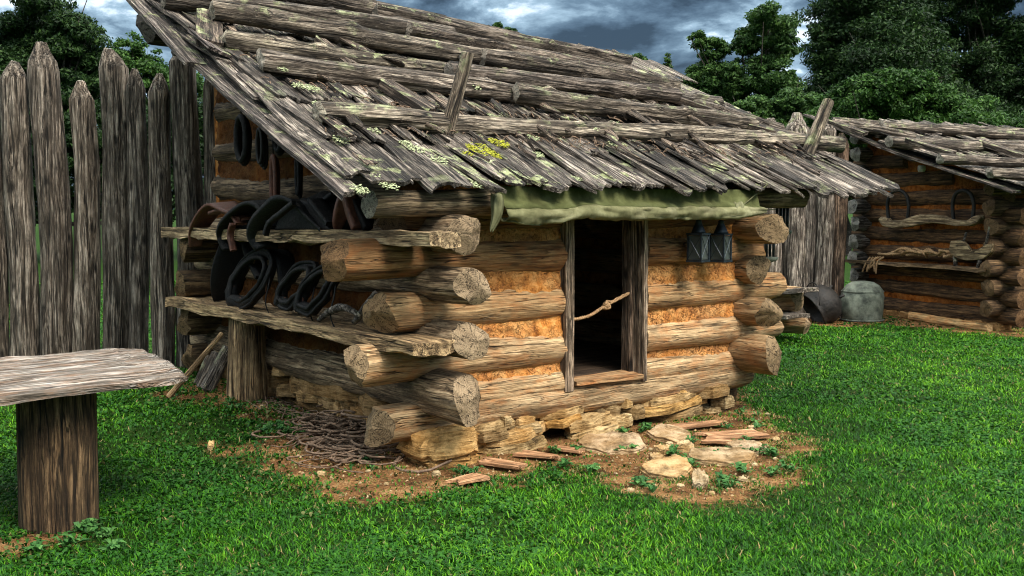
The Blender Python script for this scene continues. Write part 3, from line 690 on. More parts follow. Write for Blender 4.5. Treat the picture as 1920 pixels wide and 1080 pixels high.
# lichens and moss
def lump_join(spots, seed, zsc=.35):
    J = Join(); rnd = random.Random(seed)
    for (p, r) in spots:
        for _ in range(max(8, int(r*r*26000))):
            a = rnd.uniform(0, 6.28); d = r*math.sqrt(rnd.random()); rr = rnd.uniform(.005, .012)
            V = [(rr*math.cos(q*1.2566)*rnd.uniform(.6, 1.3), rr*math.sin(q*1.2566)*rnd.uniform(.6, 1.3), rnd.uniform(-.3, .3)*rr) for q in range(5)]+[(0, 0, rr*zsc*2.2)]; F = [(q, (q+1) % 5, 5) for q in range(5)]
            J.add((V, F), Matrix.Translation(Vector(p)+Vector((math.cos(a)*d, math.sin(a)*d*cs, math.sin(a)*d*sn+rnd.uniform(-.01, .01)))))
    return J
for k, q in enumerate([(RP(905, 282, .085), .13), (RP(935, 268, .09), .08), (RP(880, 290, .08), .05), (RP(925, 290, .085), .07)]): lump_join([q], k+1).build('moss', [MOSS], cabin, True)
LS = [(1118, 242, .20, .03), (1160, 232, .16, .02), (675, 355, .055, .06), (700, 330, .06, .05), (760, 268, .09, .05), (820, 300, .08, .07), (850, 328, .06, .07), (640, 262, .09, .06), (585, 165, .14, .07), (560, 160, .12, .05), (700, 245, .1, .05), (780, 280, .09, .06), (895, 165, .22, .035), (925, 160, .22, .03), (990, 340, .05, .05), (1080, 335, .05, .05), (730, 348, .05, .06), (890, 345, .05, .06), (1275, 205, .2, .02), (600, 195, .13, .06), (530, 130, .19, .04), (770, 140, .2, .04), (1150, 270, .1, .05), (1010, 290, .09, .05), (1000, 258, .1, .05)]
for k, (x, y, o_, r) in enumerate(LS): lump_join([(RP(x, y, o_), r)], k+20, .25).build('lichen', [LICH], cabin, True)

J = Join(); rl = random.Random(31)
for k in range(70):
    a = rl.uniform(-.7, 4.7); s_ = rl.choice([rl.uniform(.05, 1.2), rl.uniform(.3, 3.6)]); l_ = rl.uniform(.12, .5)
    M = Matrix.Translation((s_, -a, .11+.03*min(s_, 2)+rl.uniform(0, .03))) @ Matrix.Rotation(R(rl.gauss(0, 14)), 4, 'Z') @ Matrix.Rotation(R(rl.gauss(0, 3)), 4, 'Y') @ Matrix.Rotation(R(rl.gauss(0, 10)), 4, 'X')
    J.add(board_geo(l_, rl.uniform(.03, .10), rl.uniform(.01, .02), k, 7, 3, .02, .06), M)
o = J.build('broken_shakes', [W_SHAKE], cabin, False, RM, (.75, .66, .58)); tag(o, kind='stuff')
J = Join(); rl = random.Random(12)
for k in range(520):
    f = rl.random(); row = rl.choice([((600, 248), (1560, 292)), ((490, 155), (1400, 252)), ((430, 110), (1240, 205)), ((700, 200), (1300, 250)), ((680, 190), (860, 235)), ((1000, 265), (1500, 300))])
    p = RP(row[0][0]+(row[1][0]-row[0][0])*f, row[0][1]+(row[1][1]-row[0][1])*f, .085)+Vector((rl.gauss(0, .04), rl.gauss(0, .05), 0)); p.z = rz_(p.y, .08+rl.uniform(-.01, .05))
    a = rl.uniform(0, 3.14); l_ = rl.uniform(.02, .10); d_ = Vector((math.cos(a), math.sin(a)*cs, math.sin(a)*sn+rl.uniform(-.3, .4))); J.add(tube_geo([p-d_*l_*.5, p+Vector((0, 0, .008)), p+d_*l_*.5], [.004, .005, .003], 4))
o = J.build('roof_litter', [TWIG], cabin, False); tag(o, kind='stuff')

# ------------------------------------------------------------------ canvas over the doorway
def tarp():
    t = empty('rolled_canvas', CF.wld((1.7, -.4, 1.8)), CF.rz); tag(t, 'olive canvas awning rolled up under the eave above the cabin doorway', 'canvas awning')
    o3 = Vector((1.7, -.4, 1.8)); aA = CF(940, 360, b=-.41).x; aB = CF(1425, 360, b=-.41).x
    n = 110; V = []; F = []; prof = 20
    for i in range(n+1):
        f = i/n; a = aA+(aB-aA)*f; sag = .008*nz(f*5, 2, 3)+.02*math.exp(-((f-.12)/.1)**2)-.012*math.exp(-((f-.28)/.05)**2)
        endp = max(0, 1-(1-f)/.12) if f > .88 else 0
        for k in range(prof+1):
            s = k/prof
            if s < .42:
                q = s/.42; z = 1.90-.125*q; b = -.35-.02*q-.06*q**8+.012*nz(a*3, z*6, 2)+.006*nz(a*14, z*8, 1)
            else:
                q = (s-.42)/.58; an = math.pi*(.5+1.35*q); R_ = .046+.010*nz(a*2.5, 0, 9)
                z = 1.765-.055+R_*math.sin(an)-sag*(1); b = -.43+R_*.8*math.cos(an)-.022*nz(a*7+q*3, q*5, 4)-.02*nz(a*20, q*3+a*6, 5)
                z += .010*nz(a*9, q*6+a*4, 7); b -= .02*abs(nz(a*1.6, q*8+a*1.2, 17))*2
            if endp: z = z*(1-endp*.55)+(1.9 if k < 8 else 1.74)*endp*.55
            V.append(Vector((a, b, z))-o3)
    for i in range(n):
        for k in range(prof):
            a = i*(prof+1)+k; F.append((a, a+prof+1, a+prof+2, a+1))
    for nm, sel, colr in (('canvas_sheet', lambda k: k < 9, (.62, .68, .5)), ('canvas_roll', lambda k: k >= 9, (1.25, 1.22, 1.2))):  # eave shade put into the sheet's darker tint; roll tinted lighter
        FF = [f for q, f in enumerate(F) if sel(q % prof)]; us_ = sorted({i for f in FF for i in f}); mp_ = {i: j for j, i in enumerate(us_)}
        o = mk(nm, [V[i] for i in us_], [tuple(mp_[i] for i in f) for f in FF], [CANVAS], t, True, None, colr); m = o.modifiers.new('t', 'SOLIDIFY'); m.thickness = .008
    def tail(top, bot, w0, w1, seed):
        P = smoothpath([top, (Vector(top)+Vector(bot))/2+Vector((.01, -.02, 0)), bot], 8); V = []; F = []; m_ = 22
        for i, p in enumerate(P):
            f = i/(len(P)-1); w_ = (w0*(1-f)+w1*f)*(.75+.5*math.sin(f*math.pi))
            for j in range(m_):
                th = 2*math.pi*j/m_; rr = w_*(1+.35*math.sin(th*5+f*2+seed)+.12*nz(j*.5, f*4, seed))
                V.append(Vector(p)+Vector((math.cos(th)*rr, math.sin(th)*rr*.6, .01*math.sin(th*3)))-o3)
        for i in range(len(P)-1):
            for j in range(m_): a = i*m_+j; b = i*m_+(j+1) % m_; F.append((a, b, b+m_, a+m_))
        F.append(tuple(range(m_))[::-1]); F.append(tuple(range((len(P)-1)*m_, len(P)*m_)))
        mk('canvas_tail', V, F, [CANVAS], t)
    tail(CF(932, 365, b=-.42), CF(921, 433, b=-.43), .045, .014, 1)
    tail(CF(1385, 380, b=-.42), CF(1377, 407, b=-.43), .05, .02, 2)
    V, F = tube_geo([CF(1385, 392, b=-.42)-o3, CF(1440, 345, b=-.42)-o3], .006); mk('tie_cord', V, F, [CANVAS], t)
    V, F = tube_geo([CF(1380, 400, b=-.41)-o3, CF(1455, 392, b=-.3)-o3], .004); mk('tie_cord', V, F, [CANVAS], t)
tarp()

# ------------------------------------------------------------------ lanterns under the eave
def lantern(px, py, b, label):
    p = CF(px, py, b=b); t = empty('lantern', CF.wld(p), CF.rz+R(12)); tag(t, label, 'lantern', 'tin lanterns hanging right of the doorway')
    J = Join(); w_ = .062; H = .21
    for sx_ in (-1, 1):
        for sy_ in (-1, 1): J.add(box_geo(sx_*w_-.006, sx_*w_+.006, sy_*w_-.006, sy_*w_+.006, 0, H))
    J.add(box_geo(-w_-.01, w_+.01, -w_-.01, w_+.01, -.014, .004)); J.add(box_geo(-w_-.01, w_+.01, -w_-.01, w_+.01, H-.004, H+.012))
    for s in (-1, 1):
        for ax_ in (0, 1):
            for d in (-1, 1):
                A = (-w_, s*w_*1.04, .01) if ax_ == 0 else (s*w_*1.04, -w_, .01); Bp = (w_, s*w_*1.04, H-.01) if ax_ == 0 else (s*w_*1.04, w_, H-.01)
                if d < 0: A, Bp = (A[0], A[1], Bp[2]), (Bp[0], Bp[1], A[2])
                J.add(tube_geo([A, Bp], .0028, 5))
    J.build('lantern_frame', [TIN], t)
    J = Join(); J.add(box_geo(-w_+.004, w_-.004, -w_+.004, w_-.004, .008, H-.008)); J.build('lantern_glass', [GLASS], t)
    V, F = lathe_geo([(.06, H+.012), (.055, H+.03), (.035, H+.075), (.022, H+.105), (.028, H+.11), (.012, H+.125), (.004, H+.13)], 18); mk('lantern_top', V, F, [TIN], t)
    mk('ring_handle', *tube_geo([(.03*math.cos(q*.5236), 0, H+.155+.03*math.sin(q*.5236)) for q in range(12)], .004, 6, True), [TIN], t)
    mk('candle', *lathe_geo([(.012, .005), (.012, .09), (.002, .1)], 10), [LICH], t)
lantern(1309, 488, -.27, 'left one of two dark tin lanterns hanging beside the doorway')
lantern(1351, 488, -.27, 'right one of two dark tin lanterns, nearer the cabin corner')

# ------------------------------------------------------------------ rope across the doorway
def rope_geo(P, r, tw=55):
    P = smoothpath(P, 10); J = Join(); Ls = [0]
    for i in range(1, len(P)): Ls.append(Ls[-1]+(P[i]-P[i-1]).length)
    for k in range(3):
        Q = []
        for i, p in enumerate(P):
            t = (P[min(i+1, len(P)-1)]-P[max(0, i-1)]).normalized(); n_ = t.cross(Vector((.1, .2, 1))).normalized(); b_ = t.cross(n_); an = Ls[i]*tw+k*2.094
            Q.append(p+(n_*math.cos(an)+b_*math.sin(an))*r*.55)
        J.add(tube_geo(Q, r*.6, 6))
    return J
pk = CF(1137, 572, b=-.06); pr = CF(1074, 600, b=-.06); pr.x = aL1-.005; pe = Vector((aR1-.05, .0, pk.z+.085))
J = rope_geo([pr, CF(1105, 592, b=-.04), pk, pe], .014, 130)
for k in range(3):
    J.add(tube_geo([pk+Vector((.028*math.cos(q*.55+k), .02*math.sin(q*1.1), .028*math.sin(q*.55+k*2))) for q in range(12)], .011, 6, True))
J.V = [tuple(Vector(v)-pk) for v in J.V]
o = J.build('rope', [ROPE], None, True, Matrix.Translation(CF.wld(pk)) @ Matrix.Rotation(CF.rz, 4, 'Z')); tag(o, 'knotted rope slung across the open cabin doorway', 'rope')

# ------------------------------------------------------------------ shelves on the side wall
us = board('shelf_plank', CF.wld((-.30, -.66, 1.60)), CF.wld((-.30, 3.85, 1.565)), .24, .09, [W_SIDE], None, 401, color=(1.5, 1.42, 1.25), nxs=30, rag=.01, warp=.004)
tag(us, 'upper split plank shelf on the cabin side holding leather tack', 'shelf')
us.scale = (1, 1, 1)
lsr = empty('side_bench', CF.wld((-.32, 1.5, .12)), CF.rz); tag(lsr, 'lower plank bench along the cabin side carrying horse collars', 'bench')
o3 = Vector((-.32, 1.5, .12))
board('plank', Vector((-.28, -.50, .89))-o3, Vector((-.33, 3.55, .93))-o3, .34, .085, [W_SIDE], lsr, 402, color=(1.5, 1.35, 1.1), nxs=30, rag=.02, warp=.006)
pl = CF(462, 740, a=-.3)
log('leg', Vector((-.3, pl.y, .12))-o3, Vector((-.3, pl.y, .87))-o3, .155, .14, SM, lsr, 403, (1.3, 1.15, .95), chop=(.1, .1), segs=28)

# tack on the shelves --------------------------------------------------------
def tack_root(name, px, py, a, label, cat, z=None, group=None):
    p = CF(px, py, a=a); t = empty(name, CF.wld(p), CF.rz); tag(t, label, cat, group); return t, p
def collar(px, py, wpx, hpx, ang, a, label, r=.034, squash=.8):
    t, p = tack_root('horse_collar', px, py, a, label, 'horse collar', group='horse collars on the lower bench')
    sc = (p-CF.loc(EYEV)).length/FPX; P = []; rad = []
    for q in range(32):
        th = 2*math.pi*q/32; x = wpx*.5*sc*math.sin(th); z = hpx*.5*sc*(math.cos(th)+.12*math.cos(2*th)); x *= 1.25*max(.0, math.cos(th/2) if th < math.pi else -math.cos(th/2))**.55
        xx = x*math.cos(ang)+z*math.sin(ang); zz = -x*math.sin(ang)+z*math.cos(ang)
        P.append(Vector((.25*zz*squash+.02*nz(q*.4, px, 1), -xx*1.45+.03*nz(q*.35, px, 2), zz+.03*nz(q*.35, px, 3)))); rad.append(r*(1.15-.35*math.cos(th)))
    V, F = tube_geo(P, rad, 10, True, wob=.3); mk('collar_body', V, F, [LEATHER], t)
    for q in (5, 12, 20, 27):
        V, F = tube_geo([P[q]+Vector((math.cos(w_)*r*.4, math.cos(w_)*r*1.2, math.sin(w_)*r*1.25)) for w_ in [k*.628 for k in range(10)]], .007, 5, True); mk('buckle_strap', V, F, [BROWN_L], t)
    g_ = P[3]; V, F = ribbon_geo(smoothpath([g_, g_+Vector((-.05, -.06, -.10)), g_+Vector((-.06, -.02, -.24)), g_+Vector((-.05, -.07, -.34))], 5), .028, .006, (.3, 1, 0)); mk('hanging_strap', V, F, [LEATHER], t)
    P2 = [v*1.0+v.normalized()*r*1.0+Vector((-.03, 0, 0)) for v in P]; V, F = tube_geo(P2, .014, 6, True); mk('collar_rim', V, F, [LEATHER], t)
    P3 = [v*.86+Vector((-.045, 0, 0)) for v in P]; V, F = tube_geo(P3, .02, 6, True); mk('collar_roll', V, F, [LEATHER], t)
collar(468, 528, 66, 122, R(47), -.30, 'large black horse collar leaning at the left end of the lower bench', .042)
collar(556, 538, 46, 104, R(50), -.30, 'middle black horse collar leaning on the lower bench')
collar(594, 546, 48, 108, R(46), -.34, 'black horse collar leaning nearest the cabin corner on the bench')
def leather_body(root_, pts, a, T, mat):
    P = [CF(x, y, a=a) for x, y in pts]; o_ = CF.loc(root_.location); n = len(P); V = [v-o_ for v in P]+[v-o_+Vector((T, 0, 0)) for v in P]
    o = mk('leather_body', V, [tuple(range(n)), tuple(range(n, 2*n))[::-1]]+[(i, i+n, (i+1) % n+n, (i+1) % n) for i in range(n)], [mat], root_, False)
    m = o.modifiers.new('b', 'BEVEL'); m.width = .02; m.segments = 3
def harness(name, pts, a, W, mat, label, cat, extra=(), T=.012, cup=.0):
    t, p = tack_root(name, pts[0][0], pts[0][1], a, label, cat)
    P = smoothpath([CF(x, y, a=a)-p for x, y in pts], 6); V, F = ribbon_geo(P, [W*(.5+.6*math.sin(math.pi*(i+.5)/len(P))) for i in range(len(P))], T, (1, -.25, .1), cup*1.6, 6, len(label)); mk('leather_flap', V, F, [mat], t)
    for (pts2, W2, m2, a2) in extra:
        P = smoothpath([CF(x, y, a=a2)-p for x, y in pts2], 6); V, F = ribbon_geo(P, W2, T, (1, .0, 0), 0); mk('strap', V, F, [m2], t)
    return t
harness('harness_pad', [(366, 462), (372, 430), (392, 398), (412, 382), (430, 390), (448, 402), (462, 410)], -.36, .20, BROWN_L, 'red-brown leather harness pad at the left end of the upper shelf', 'harness', [([(400, 400), (420, 394), (440, 402), (452, 420)], .1, BROWN_L, -.40)], .025)
hp = harness('harness_pad', [(432, 468), (428, 440), (440, 415), (470, 388), (492, 378), (508, 392), (520, 425)], -.36, .24, LEATHER, 'black harness pad with a pale pointed strap hanging off the upper shelf', 'harness', [([(437, 420), (432, 440), (438, 470)], .05, BROWN_L, -.46)], .03)
hs = harness('saddle', [(500, 468), (494, 440), (508, 412), (535, 385), (560, 366), (582, 372), (600, 398), (622, 428)], -.34, .34, LEATHER, 'large black saddle with a peaked top on the upper shelf', 'saddle', [([(498, 440), (506, 418), (530, 398), (552, 380)], .04, LEATHER, -.52), ([(590, 375), (605, 395), (625, 420)], .12, LEATHER, -.36)], .035, .03)
hb = harness('leather_boots', [(632, 428), (640, 395), (645, 362)], -.34, .09, BROWN_L, 'pair of dark reddish leather gaiters standing at the shelf beside the eave', 'gaiters', [([(672, 428), (660, 395), (652, 362)], .09, BROWN_L, -.34), ([(690, 428), (672, 390), (655, 360)], .06, LEATHER, -.30)], .05)
harness('harness_pad', [(600, 430), (612, 405), (622, 380), (634, 362)], -.2, .2, LEATHER, 'dark folded harness leather behind the gaiters on the upper shelf', 'harness', [], .03)
leather_body(hp, [(440, 432), (455, 410), (478, 390), (497, 386), (508, 402), (514, 432)], -.32, .12, LEATHER)
leather_body(hs, [(512, 432), (522, 408), (545, 388), (562, 374), (582, 380), (598, 402), (618, 432)], -.40, .22, LEATHER)
leather_body(hb, [(690, 430), (684, 405), (668, 385), (655, 370), (640, 380), (628, 400), (622, 430)], -.16, .1, LEATHER)
# dark harness leather hanging behind the lower bench
harness('harness_bundle', [(440, 440), (436, 480), (428, 530), (420, 565)], -.2, .3, LEATHER, 'black bundle of harness leather hanging behind the largest horse collar', 'harness', [([(470, 440), (480, 480), (500, 520)], .2, LEATHER, -.18), ([(500, 470), (530, 480), (540, 530)], .16, LEATHER, -.17)], .03)
def ring(name, px, py, wpx, hpx, a, r, mat, label, cat, n=1, dang=0):
    t, p = tack_root(name, px, py-hpx/2, a, label, cat); sc = (p-CF.loc(EYEV)).length/FPX
    for k in range(n):
        P = [Vector((.03*k, -(wpx*.5*sc*1.15)*math.sin(2*math.pi*q/24)+.02*k, -hpx*.5*sc+hpx*.5*sc*math.cos(2*math.pi*q/24)-.02*k)) for q in range(24)]
        V, F = tube_geo(P, r, 8, True, wob=.2); mk('leather_loop', V, F, [mat], t)
    V, F = tube_geo([(0, 0, 0), (0, 0, .16)], .006, 5); mk('hanging_cord', V, F, [LEATHER], t)
    return t
ring('hanging_collar', 452, 258, 34, 78, -.35, .028, LEATHER, 'black leather collar hanging highest under the roof edge', 'horse collar', 2)
ring('hanging_bridle', 486, 272, 18, 62, -.33, .014, IRON, 'narrow iron ringed bridle hanging beside the high collar', 'bridle', 3)
ring('hanging_bridle', 520, 250, 24, 60, -.28, .02, LEATHER, 'dark bridle loops hanging close under the shakes', 'bridle', 2)
ring('hanging_strap', 512, 338, 14, 92, -.30, .02, BROWN_L, 'long brown leather strap loop hanging above the black pad', 'strap', 2)
ring('hanging_strap', 557, 322, 9, 80, -.30, .014, LEATHER, 'thin black strap loop hanging above the saddle', 'strap', 2)
# crooked hames on the bench
def crook(pts, a, r, label):
    t, p = tack_root('wooden_hame', pts[0][0], pts[0][1], a, label, 'hame', group='crooked wooden hames on the lower bench')
    P = smoothpath([CF(x, y, a=a)-p for x, y in pts], 5); n = len(P); V, F = tube_geo(P, [r*(1.1-.5*abs(2*i/(n-1)-.8)) for i in range(n)], 9, wob=.3); mk('hame_stick', V, F, [W_GREY], t)
    mk('iron_hook', *tube_geo([P[n//2]+Vector((-.01, .03*math.cos(q*.6), .02*math.sin(q*.6))) for q in range(11)], .005, 5, True), [IRON], t)
crook([(598, 600), (618, 584), (642, 576), (662, 584), (676, 592)], -.40, .026, 'arched grey wooden hame lying flat beside the last collar')
crook([(664, 604), (684, 580), (696, 562), (704, 548)], -.38, .03, 'straight grey wooden hame leaning against the log end')

# sticks and firewood leaning at the bench's far end
def stick(p, q, r0, r1, label, mats, col, depth_b=None):
    A = G(*p); d = A.y; Bp = at(q[0], q[1], d+.12); A = A+Vector((0, 0, .0))
    o = log('firewood' if r0 > .03 else 'tool_handle', A, Bp, r0, r1, mats, None, int(p[0]*7), col, segs=14, chop=(.4, .4), rough=1.6, bend=.8); tag(o, label, 'firewood' if r0 > .03 else 'handle', 'sticks leaning beside the bench post' if r0 > .03 else None)
o = log('tool_handle', at(316, 745, 8.8), at(417, 624, 8.95), .024, .02, [W_SIDE, E_LOG], None, 771, (1.6, 1.4, 1.1), segs=12, chop=(.2, .2), rough=.4, bend=.6); tag(o, 'slim pale tool handle leaning across the firewood', 'tool handle')
stick((390, 735), (432, 652), .06, .05, 'crooked grey branch leaning nearest the bench post', GM, (.9, .9, .9))
stick((375, 728), (405, 660), .055, .05, 'short grey split log standing left of the crooked branch', GM, (.8, .75, .7))
stick((368, 722), (392, 665), .035, .03, 'thin grey stick standing outermost by the fence', GM, (.7, .65, .6))
o = log('firewood', G(356, 690)+Vector((0, .2, .1)), G(385, 705)+Vector((.1, .5, .1)), .09, .09, SM, None, 777, (1.1, 1, .9), chop=(.2, .2)); tag(o, 'short cut log lying behind the leaning tool handle', 'firewood')

# ------------------------------------------------------------------ foreground bench
zt = .83
def Zp(px, py, z): r = ray(px, py); return EYEV+r*((z-EYE)/r.z)
stp = G(88, 1000); bench = empty('slab_bench', (stp.x, stp.y+.18, 0)); tag(bench, 'weathered slab bench top on a thick stump leg in the foreground', 'bench')
bo = Vector(bench.location)
def slab():
    near = [(-260, 768), (-120, 752), (0, 738), (120, 724), (240, 712), (325, 706), (352, 698)]; far = [(-260, 684), (-120, 676), (0, 668), (100, 658), (200, 651), (262, 652), (320, 676)]
    def interp(A, n):
        o_ = []
        for i in range(n+1):
            f = i/n*(len(A)-1); k = min(int(f), len(A)-2); f -= k
            o_.append((A[k][0]*(1-f)+A[k+1][0]*f, A[k][1]*(1-f)+A[k+1][1]*f))
        return o_
    n, m = 60, 26; N = interp(near, n); Fq = interp(far, n); V = []; F = []; X0 = Zp(0, 700, zt)
    dirx = (Zp(240, 712, zt)-Zp(0, 738, zt)).normalized(); M = axisM(X0, X0+dirx); Mi = M.inverted()
    for lay in (0, 1):
        for i in range(n+1):
            A = Zp(*N[i], zt); B_ = Zp(*Fq[i], zt)
            for j in range(m+1):
                f = j/m; p = Mi @ (A.lerp(B_, f))
                edge = min(f, 1-f, (n-i)/n*1.5)
                z = .012*nz(p.x*1.5, p.y*9, 1)+.009*nz(p.x*3, p.y*26, 2)+.006*nz(p.x*5, p.y*60, 3)-.02*max(0, 1-edge*14)
                z -= .012*max(0, nz(p.x*.8, p.y*18+5, 6))
                if lay: z = -.075+.02*nz(p.x*2, p.y*4, 9)+.02*max(0, 1-edge*10)
                oy = .018*nz(p.x*4, lay*3+f*2, 11) if f in (0., 1.) else 0
                V.append(Vector((p.x+(.03*nz(p.y*14, lay*2, 3) if i == n else 0), p.y+oy, z)))
    q = (n+1)*(m+1); id_ = lambda l, i, j: l*q+i*(m+1)+j
    for i in range(n):
        for j in range(m):
            F.append((id_(0, i, j), id_(0, i+1, j), id_(0, i+1, j+1), id_(0, i, j+1))); F.append((id_(1, i, j), id_(1, i, j+1), id_(1, i+1, j+1), id_(1, i+1, j)))
        F.append((id_(0, i, 0), id_(1, i, 0), id_(1, i+1, 0), id_(0, i+1, 0))); F.append((id_(0, i, m), id_(0, i+1, m), id_(1, i+1, m), id_(1, i, m)))
    for j in range(m):
        F.append((id_(0, 0, j), id_(0, 0, j+1), id_(1, 0, j+1), id_(1, 0, j))); F.append((id_(0, n, j), id_(1, n, j), id_(1, n, j+1), id_(0, n, j+1)))
    o = mk('bench_top', V, F, [W_BENCH], bench, False, Matrix.Translation(-bo) @ M)
slab()
log('leg', (0, 0, -.03), (0, 0, .755), .205, .20, [W_POST, E_GREY], bench, 501, (.62, .46, .29), segs=44, chop=(0, 0), step=.04, rough=.55, bend=.05)

# ------------------------------------------------------------------ stockades
def palisade(posts, depth, label, base_z=None, group=None, wood_=PM, blunt=False):
    x0 = at(posts[0][0], 500, depth).x; r = empty('palisade_fence', (x0, depth, 0)); tag(r, label, 'fence')
    rr2 = lambda y, z: .5+.5*math.sin(3*math.atan2(y, z)+px)
    for k, (px, wpx, ty, col) in enumerate(posts):
        d = depth+random.uniform(-.05, .05) if len(posts[0]) < 5 else depth; top = at(px, ty, d); rad = wpx/2/FPX*d; gz_ = float(gz(top.x, d))-.05
        V, F, MI = log_mesh(top.z-gz_, rad*.93, rad*.9, 600+k+int(px), 24, 1.2, .5, (0, 0), .09)
        H = top.z-gz_; rr = random.Random(k+px); ox = rr.uniform(-.35, .35)*rad; oy = rr.uniform(-.3, .3)*rad; tl = rad*rr.uniform(.9, 1.5); V2 = []
        for (x, y, z) in V:                      # axe-cut point
            if x > H-tl:
                f = (x-(H-tl))/tl; dist = math.hypot(y-ox, z-oy); k2 = 1-min(.88, f)*(.72+.25*rr2(y, z)); y2 = ox+(y-ox)*k2; z2 = oy+(z-oy)*k2; V2.append((x, y2, z2))
            else: V2.append((x, y, z))
        o = mk('post', V2, F, wood_, r, True, Matrix.Translation(-Vector(r.location)) @ axisM((top.x, d, gz_), (top.x, d, gz_+1)), col, MI)
        try: o.data.set_sharp_from_angle(angle=R(40))
        except Exception: pass
    return r
g1, g2, g3 = (1, 1, 1), (.85, .84, .84), (1.35, 1.32, 1.3)
palisade([(-130, 58, 120, g1), (-75, 50, 90, g2), (-28, 50, 105, g1), (27, 56, 116, g1), (87, 62, 80, g2), (150, 50, 152, g3), (207, 55, 92, g1), (251, 40, 130, g2), (294, 44, 138, g3), (342, 53, 82, g1), (399, 42, 128, g1), (440, 44, 150, g2), (480, 44, 150, g2)], 10.75, 'tall stockade of pointed weathered posts left of the cabin')
palisade([(1395, 52, 210, g3), (1447, 50, 222, g3), (1497, 56, 212, g3), (1515, 34, 238, g2), (1549, 40, 224, g3), (1578, 26, 250, (1.0, .75, .6))], 17.2, 'stockade of broad pale posts in the gap between the two cabins', wood_=GM)

# ------------------------------------------------------------------ second cabin
c2 = G(1878, 620); F2 = Frame(c2.x, c2.y, R(22.4)); W2 = F2(1625, 560, a=0).y; print('W2', W2, c2)
cab2 = empty('log_cabin', F2.o, F2.rz); tag(cab2, 'dark brown log cabin at the right edge, half in the frame', 'cabin')
e0 = F2(1905, 352, a=-.55); e1 = F2(1515, 219, a=-.55); k2 = (e1.z-e0.z)/(e1.y-e0.y); RF2 = (e0.z, e0.y, k2); print('roof2', e0, e1, k2)
rz2 = lambda b: RF2[0]+k2*(b-RF2[1])
zs2 = [.2+.285*i for i in range(11)]
for i, z in enumerate(zs2):
    b0 = -.38 if z+.3 < rz2(-.3) else max(-.1, (z+.28-RF2[0])/k2+RF2[1])
    if b0 < W2: log('wall_log', (0, b0, z), (0, W2+.3, z), .125, .12, SM, cab2, 700+i, (.5, .36, .25), segs=18, step=.12, chop=(.6, .6))
    for bb in (0, W2):
        zz = z+.14
        if zz < rz2(bb)-.1: log('wall_log', (-.30-.1*random.random(), bb, zz), (2.6, bb, zz), .12, .12, SM if bb == 0 else GM, cab2, 720+i+int(bb*10), (.5, .4, .3) if bb == 0 else (1, 1, 1), segs=18, step=.2, chop=(.7, .6))
V = []; F = []; nn, mm = 50, 40
for k in range(mm+1):
    for i in range(nn+1):
        b = W2*i/nn; z = .25+(rz2(W2)-.3)*k/mm; z = min(z, rz2(b)-.08); V.append((-.055+.03*nz(b*4, z*6, 1)+.015*nz(b*16, z*20, 2), b, z))
for k in range(mm):
    for i in range(nn): a = k*(nn+1)+i; F.append((a, a+1, a+nn+2, a+nn+1))
mk('daub', V, F, [DAUB], cab2, True, None, (.46, .34, .24))
for q in ((.02, .08, rz2(0)-.04), (W2-.02, W2+.04, rz2(W2)-.1)): mk('daub', *box_geo(.03, 2.6, q[0], q[1], .2, q[2]), [DAUB], cab2, False, None, (.5, .4, .3))
t2 = math.atan(k2); c2_, s2_ = math.cos(t2), math.sin(t2)
RM2 = Matrix(((0, -1, 0), (c2_, 0, -s2_), (s2_, 0, c2_))).to_4x4(); RM2.translation = Vector((0, RF2[1], RF2[0])); sl2 = (e1.y-e0.y)/c2_
shakes('roof_shakes', -.58, 3.2, sl2, RM2, cab2, [W_SHAKE], 9, [(-.05, 1.1, .02), (.75, 1.1, .05), (1.5, 1.1, .07), (2.2, 1.1, .09), (2.9, 1.1, .1)], wm=.2, topedge=lambda a: sl2)
shakes('roof_sheathing', -.5, 3.2, sl2, RM2, cab2, [W_SHAKE], 10, [(0, 1.6, -.04), (1.4, 1.6, -.04)], wm=.4, color=(.35, .33, .3), topedge=lambda a: sl2)
def RP2(px, py, off=.12): return F2(px, py, roof=RF2+(off,))
for k, (p, q, r) in enumerate([((1664, 263), (1990, 284), .085), ((1760, 298), (2050, 312), .075), ((1848, 324), (2060, 336), .08), ((1650, 238), (2000, 262), .08), ((1590, 236), (1720, 256), .07), ((1560, 228), (1930, 250), .07), ((1720, 262), (1990, 274), .07), ((1790, 243), (2000, 255), .07)]):
    log('roof_pole', RP2(*p, .16), RP2(*q, .16), r, r*.95, GM, cab2, 760+k, (1.0, .95, .9), segs=14, step=.12, rough=1.6, bend=.8)
for k, (p, q, w_) in enumerate([((1700, 258), (1790, 285), .2), ((1840, 262), (1925, 290), .2), ((1560, 225), (1625, 248), .18)]):
    board('chock', RP2(*p, .26), RP2(*q, .2), w_, .06, [W_SHAKE], cab2, 780+k, up=Vector((0, -s2_, c2_)), color=(.75, .68, .62))
board('barge_board', F2(1905, 358, a=-.6), F2(1660, 278, a=-.6), .16, .03, [W_SHAKE], cab2, 790, up=Vector((0, -s2_, c2_)), color=(.9, .85, .85), nxs=12)
board('barge_board', F2(1720, 300, a=-.58), F2(1512, 214, a=-.58), .18, .03, [W_SHAKE], cab2, 791, up=Vector((0, -s2_, c2_)), color=(.9, .85, .85), nxs=12)
fn2 = empty('foundation', (0, 0, 0), 0, cab2)
for k in range(9): stone('stone', (.02, .1+k*W2/8.5, .02), .3, W2/8*1.05, .2, 800+k, fn2, color=(.75, .55, .38))
log('base_log', F2(1862, 618, a=-.2), F2(1705, 593, a=-.2), .07, .07, LM, cab2, 792, (1.3, 1.1, .8), segs=14, step=.15)
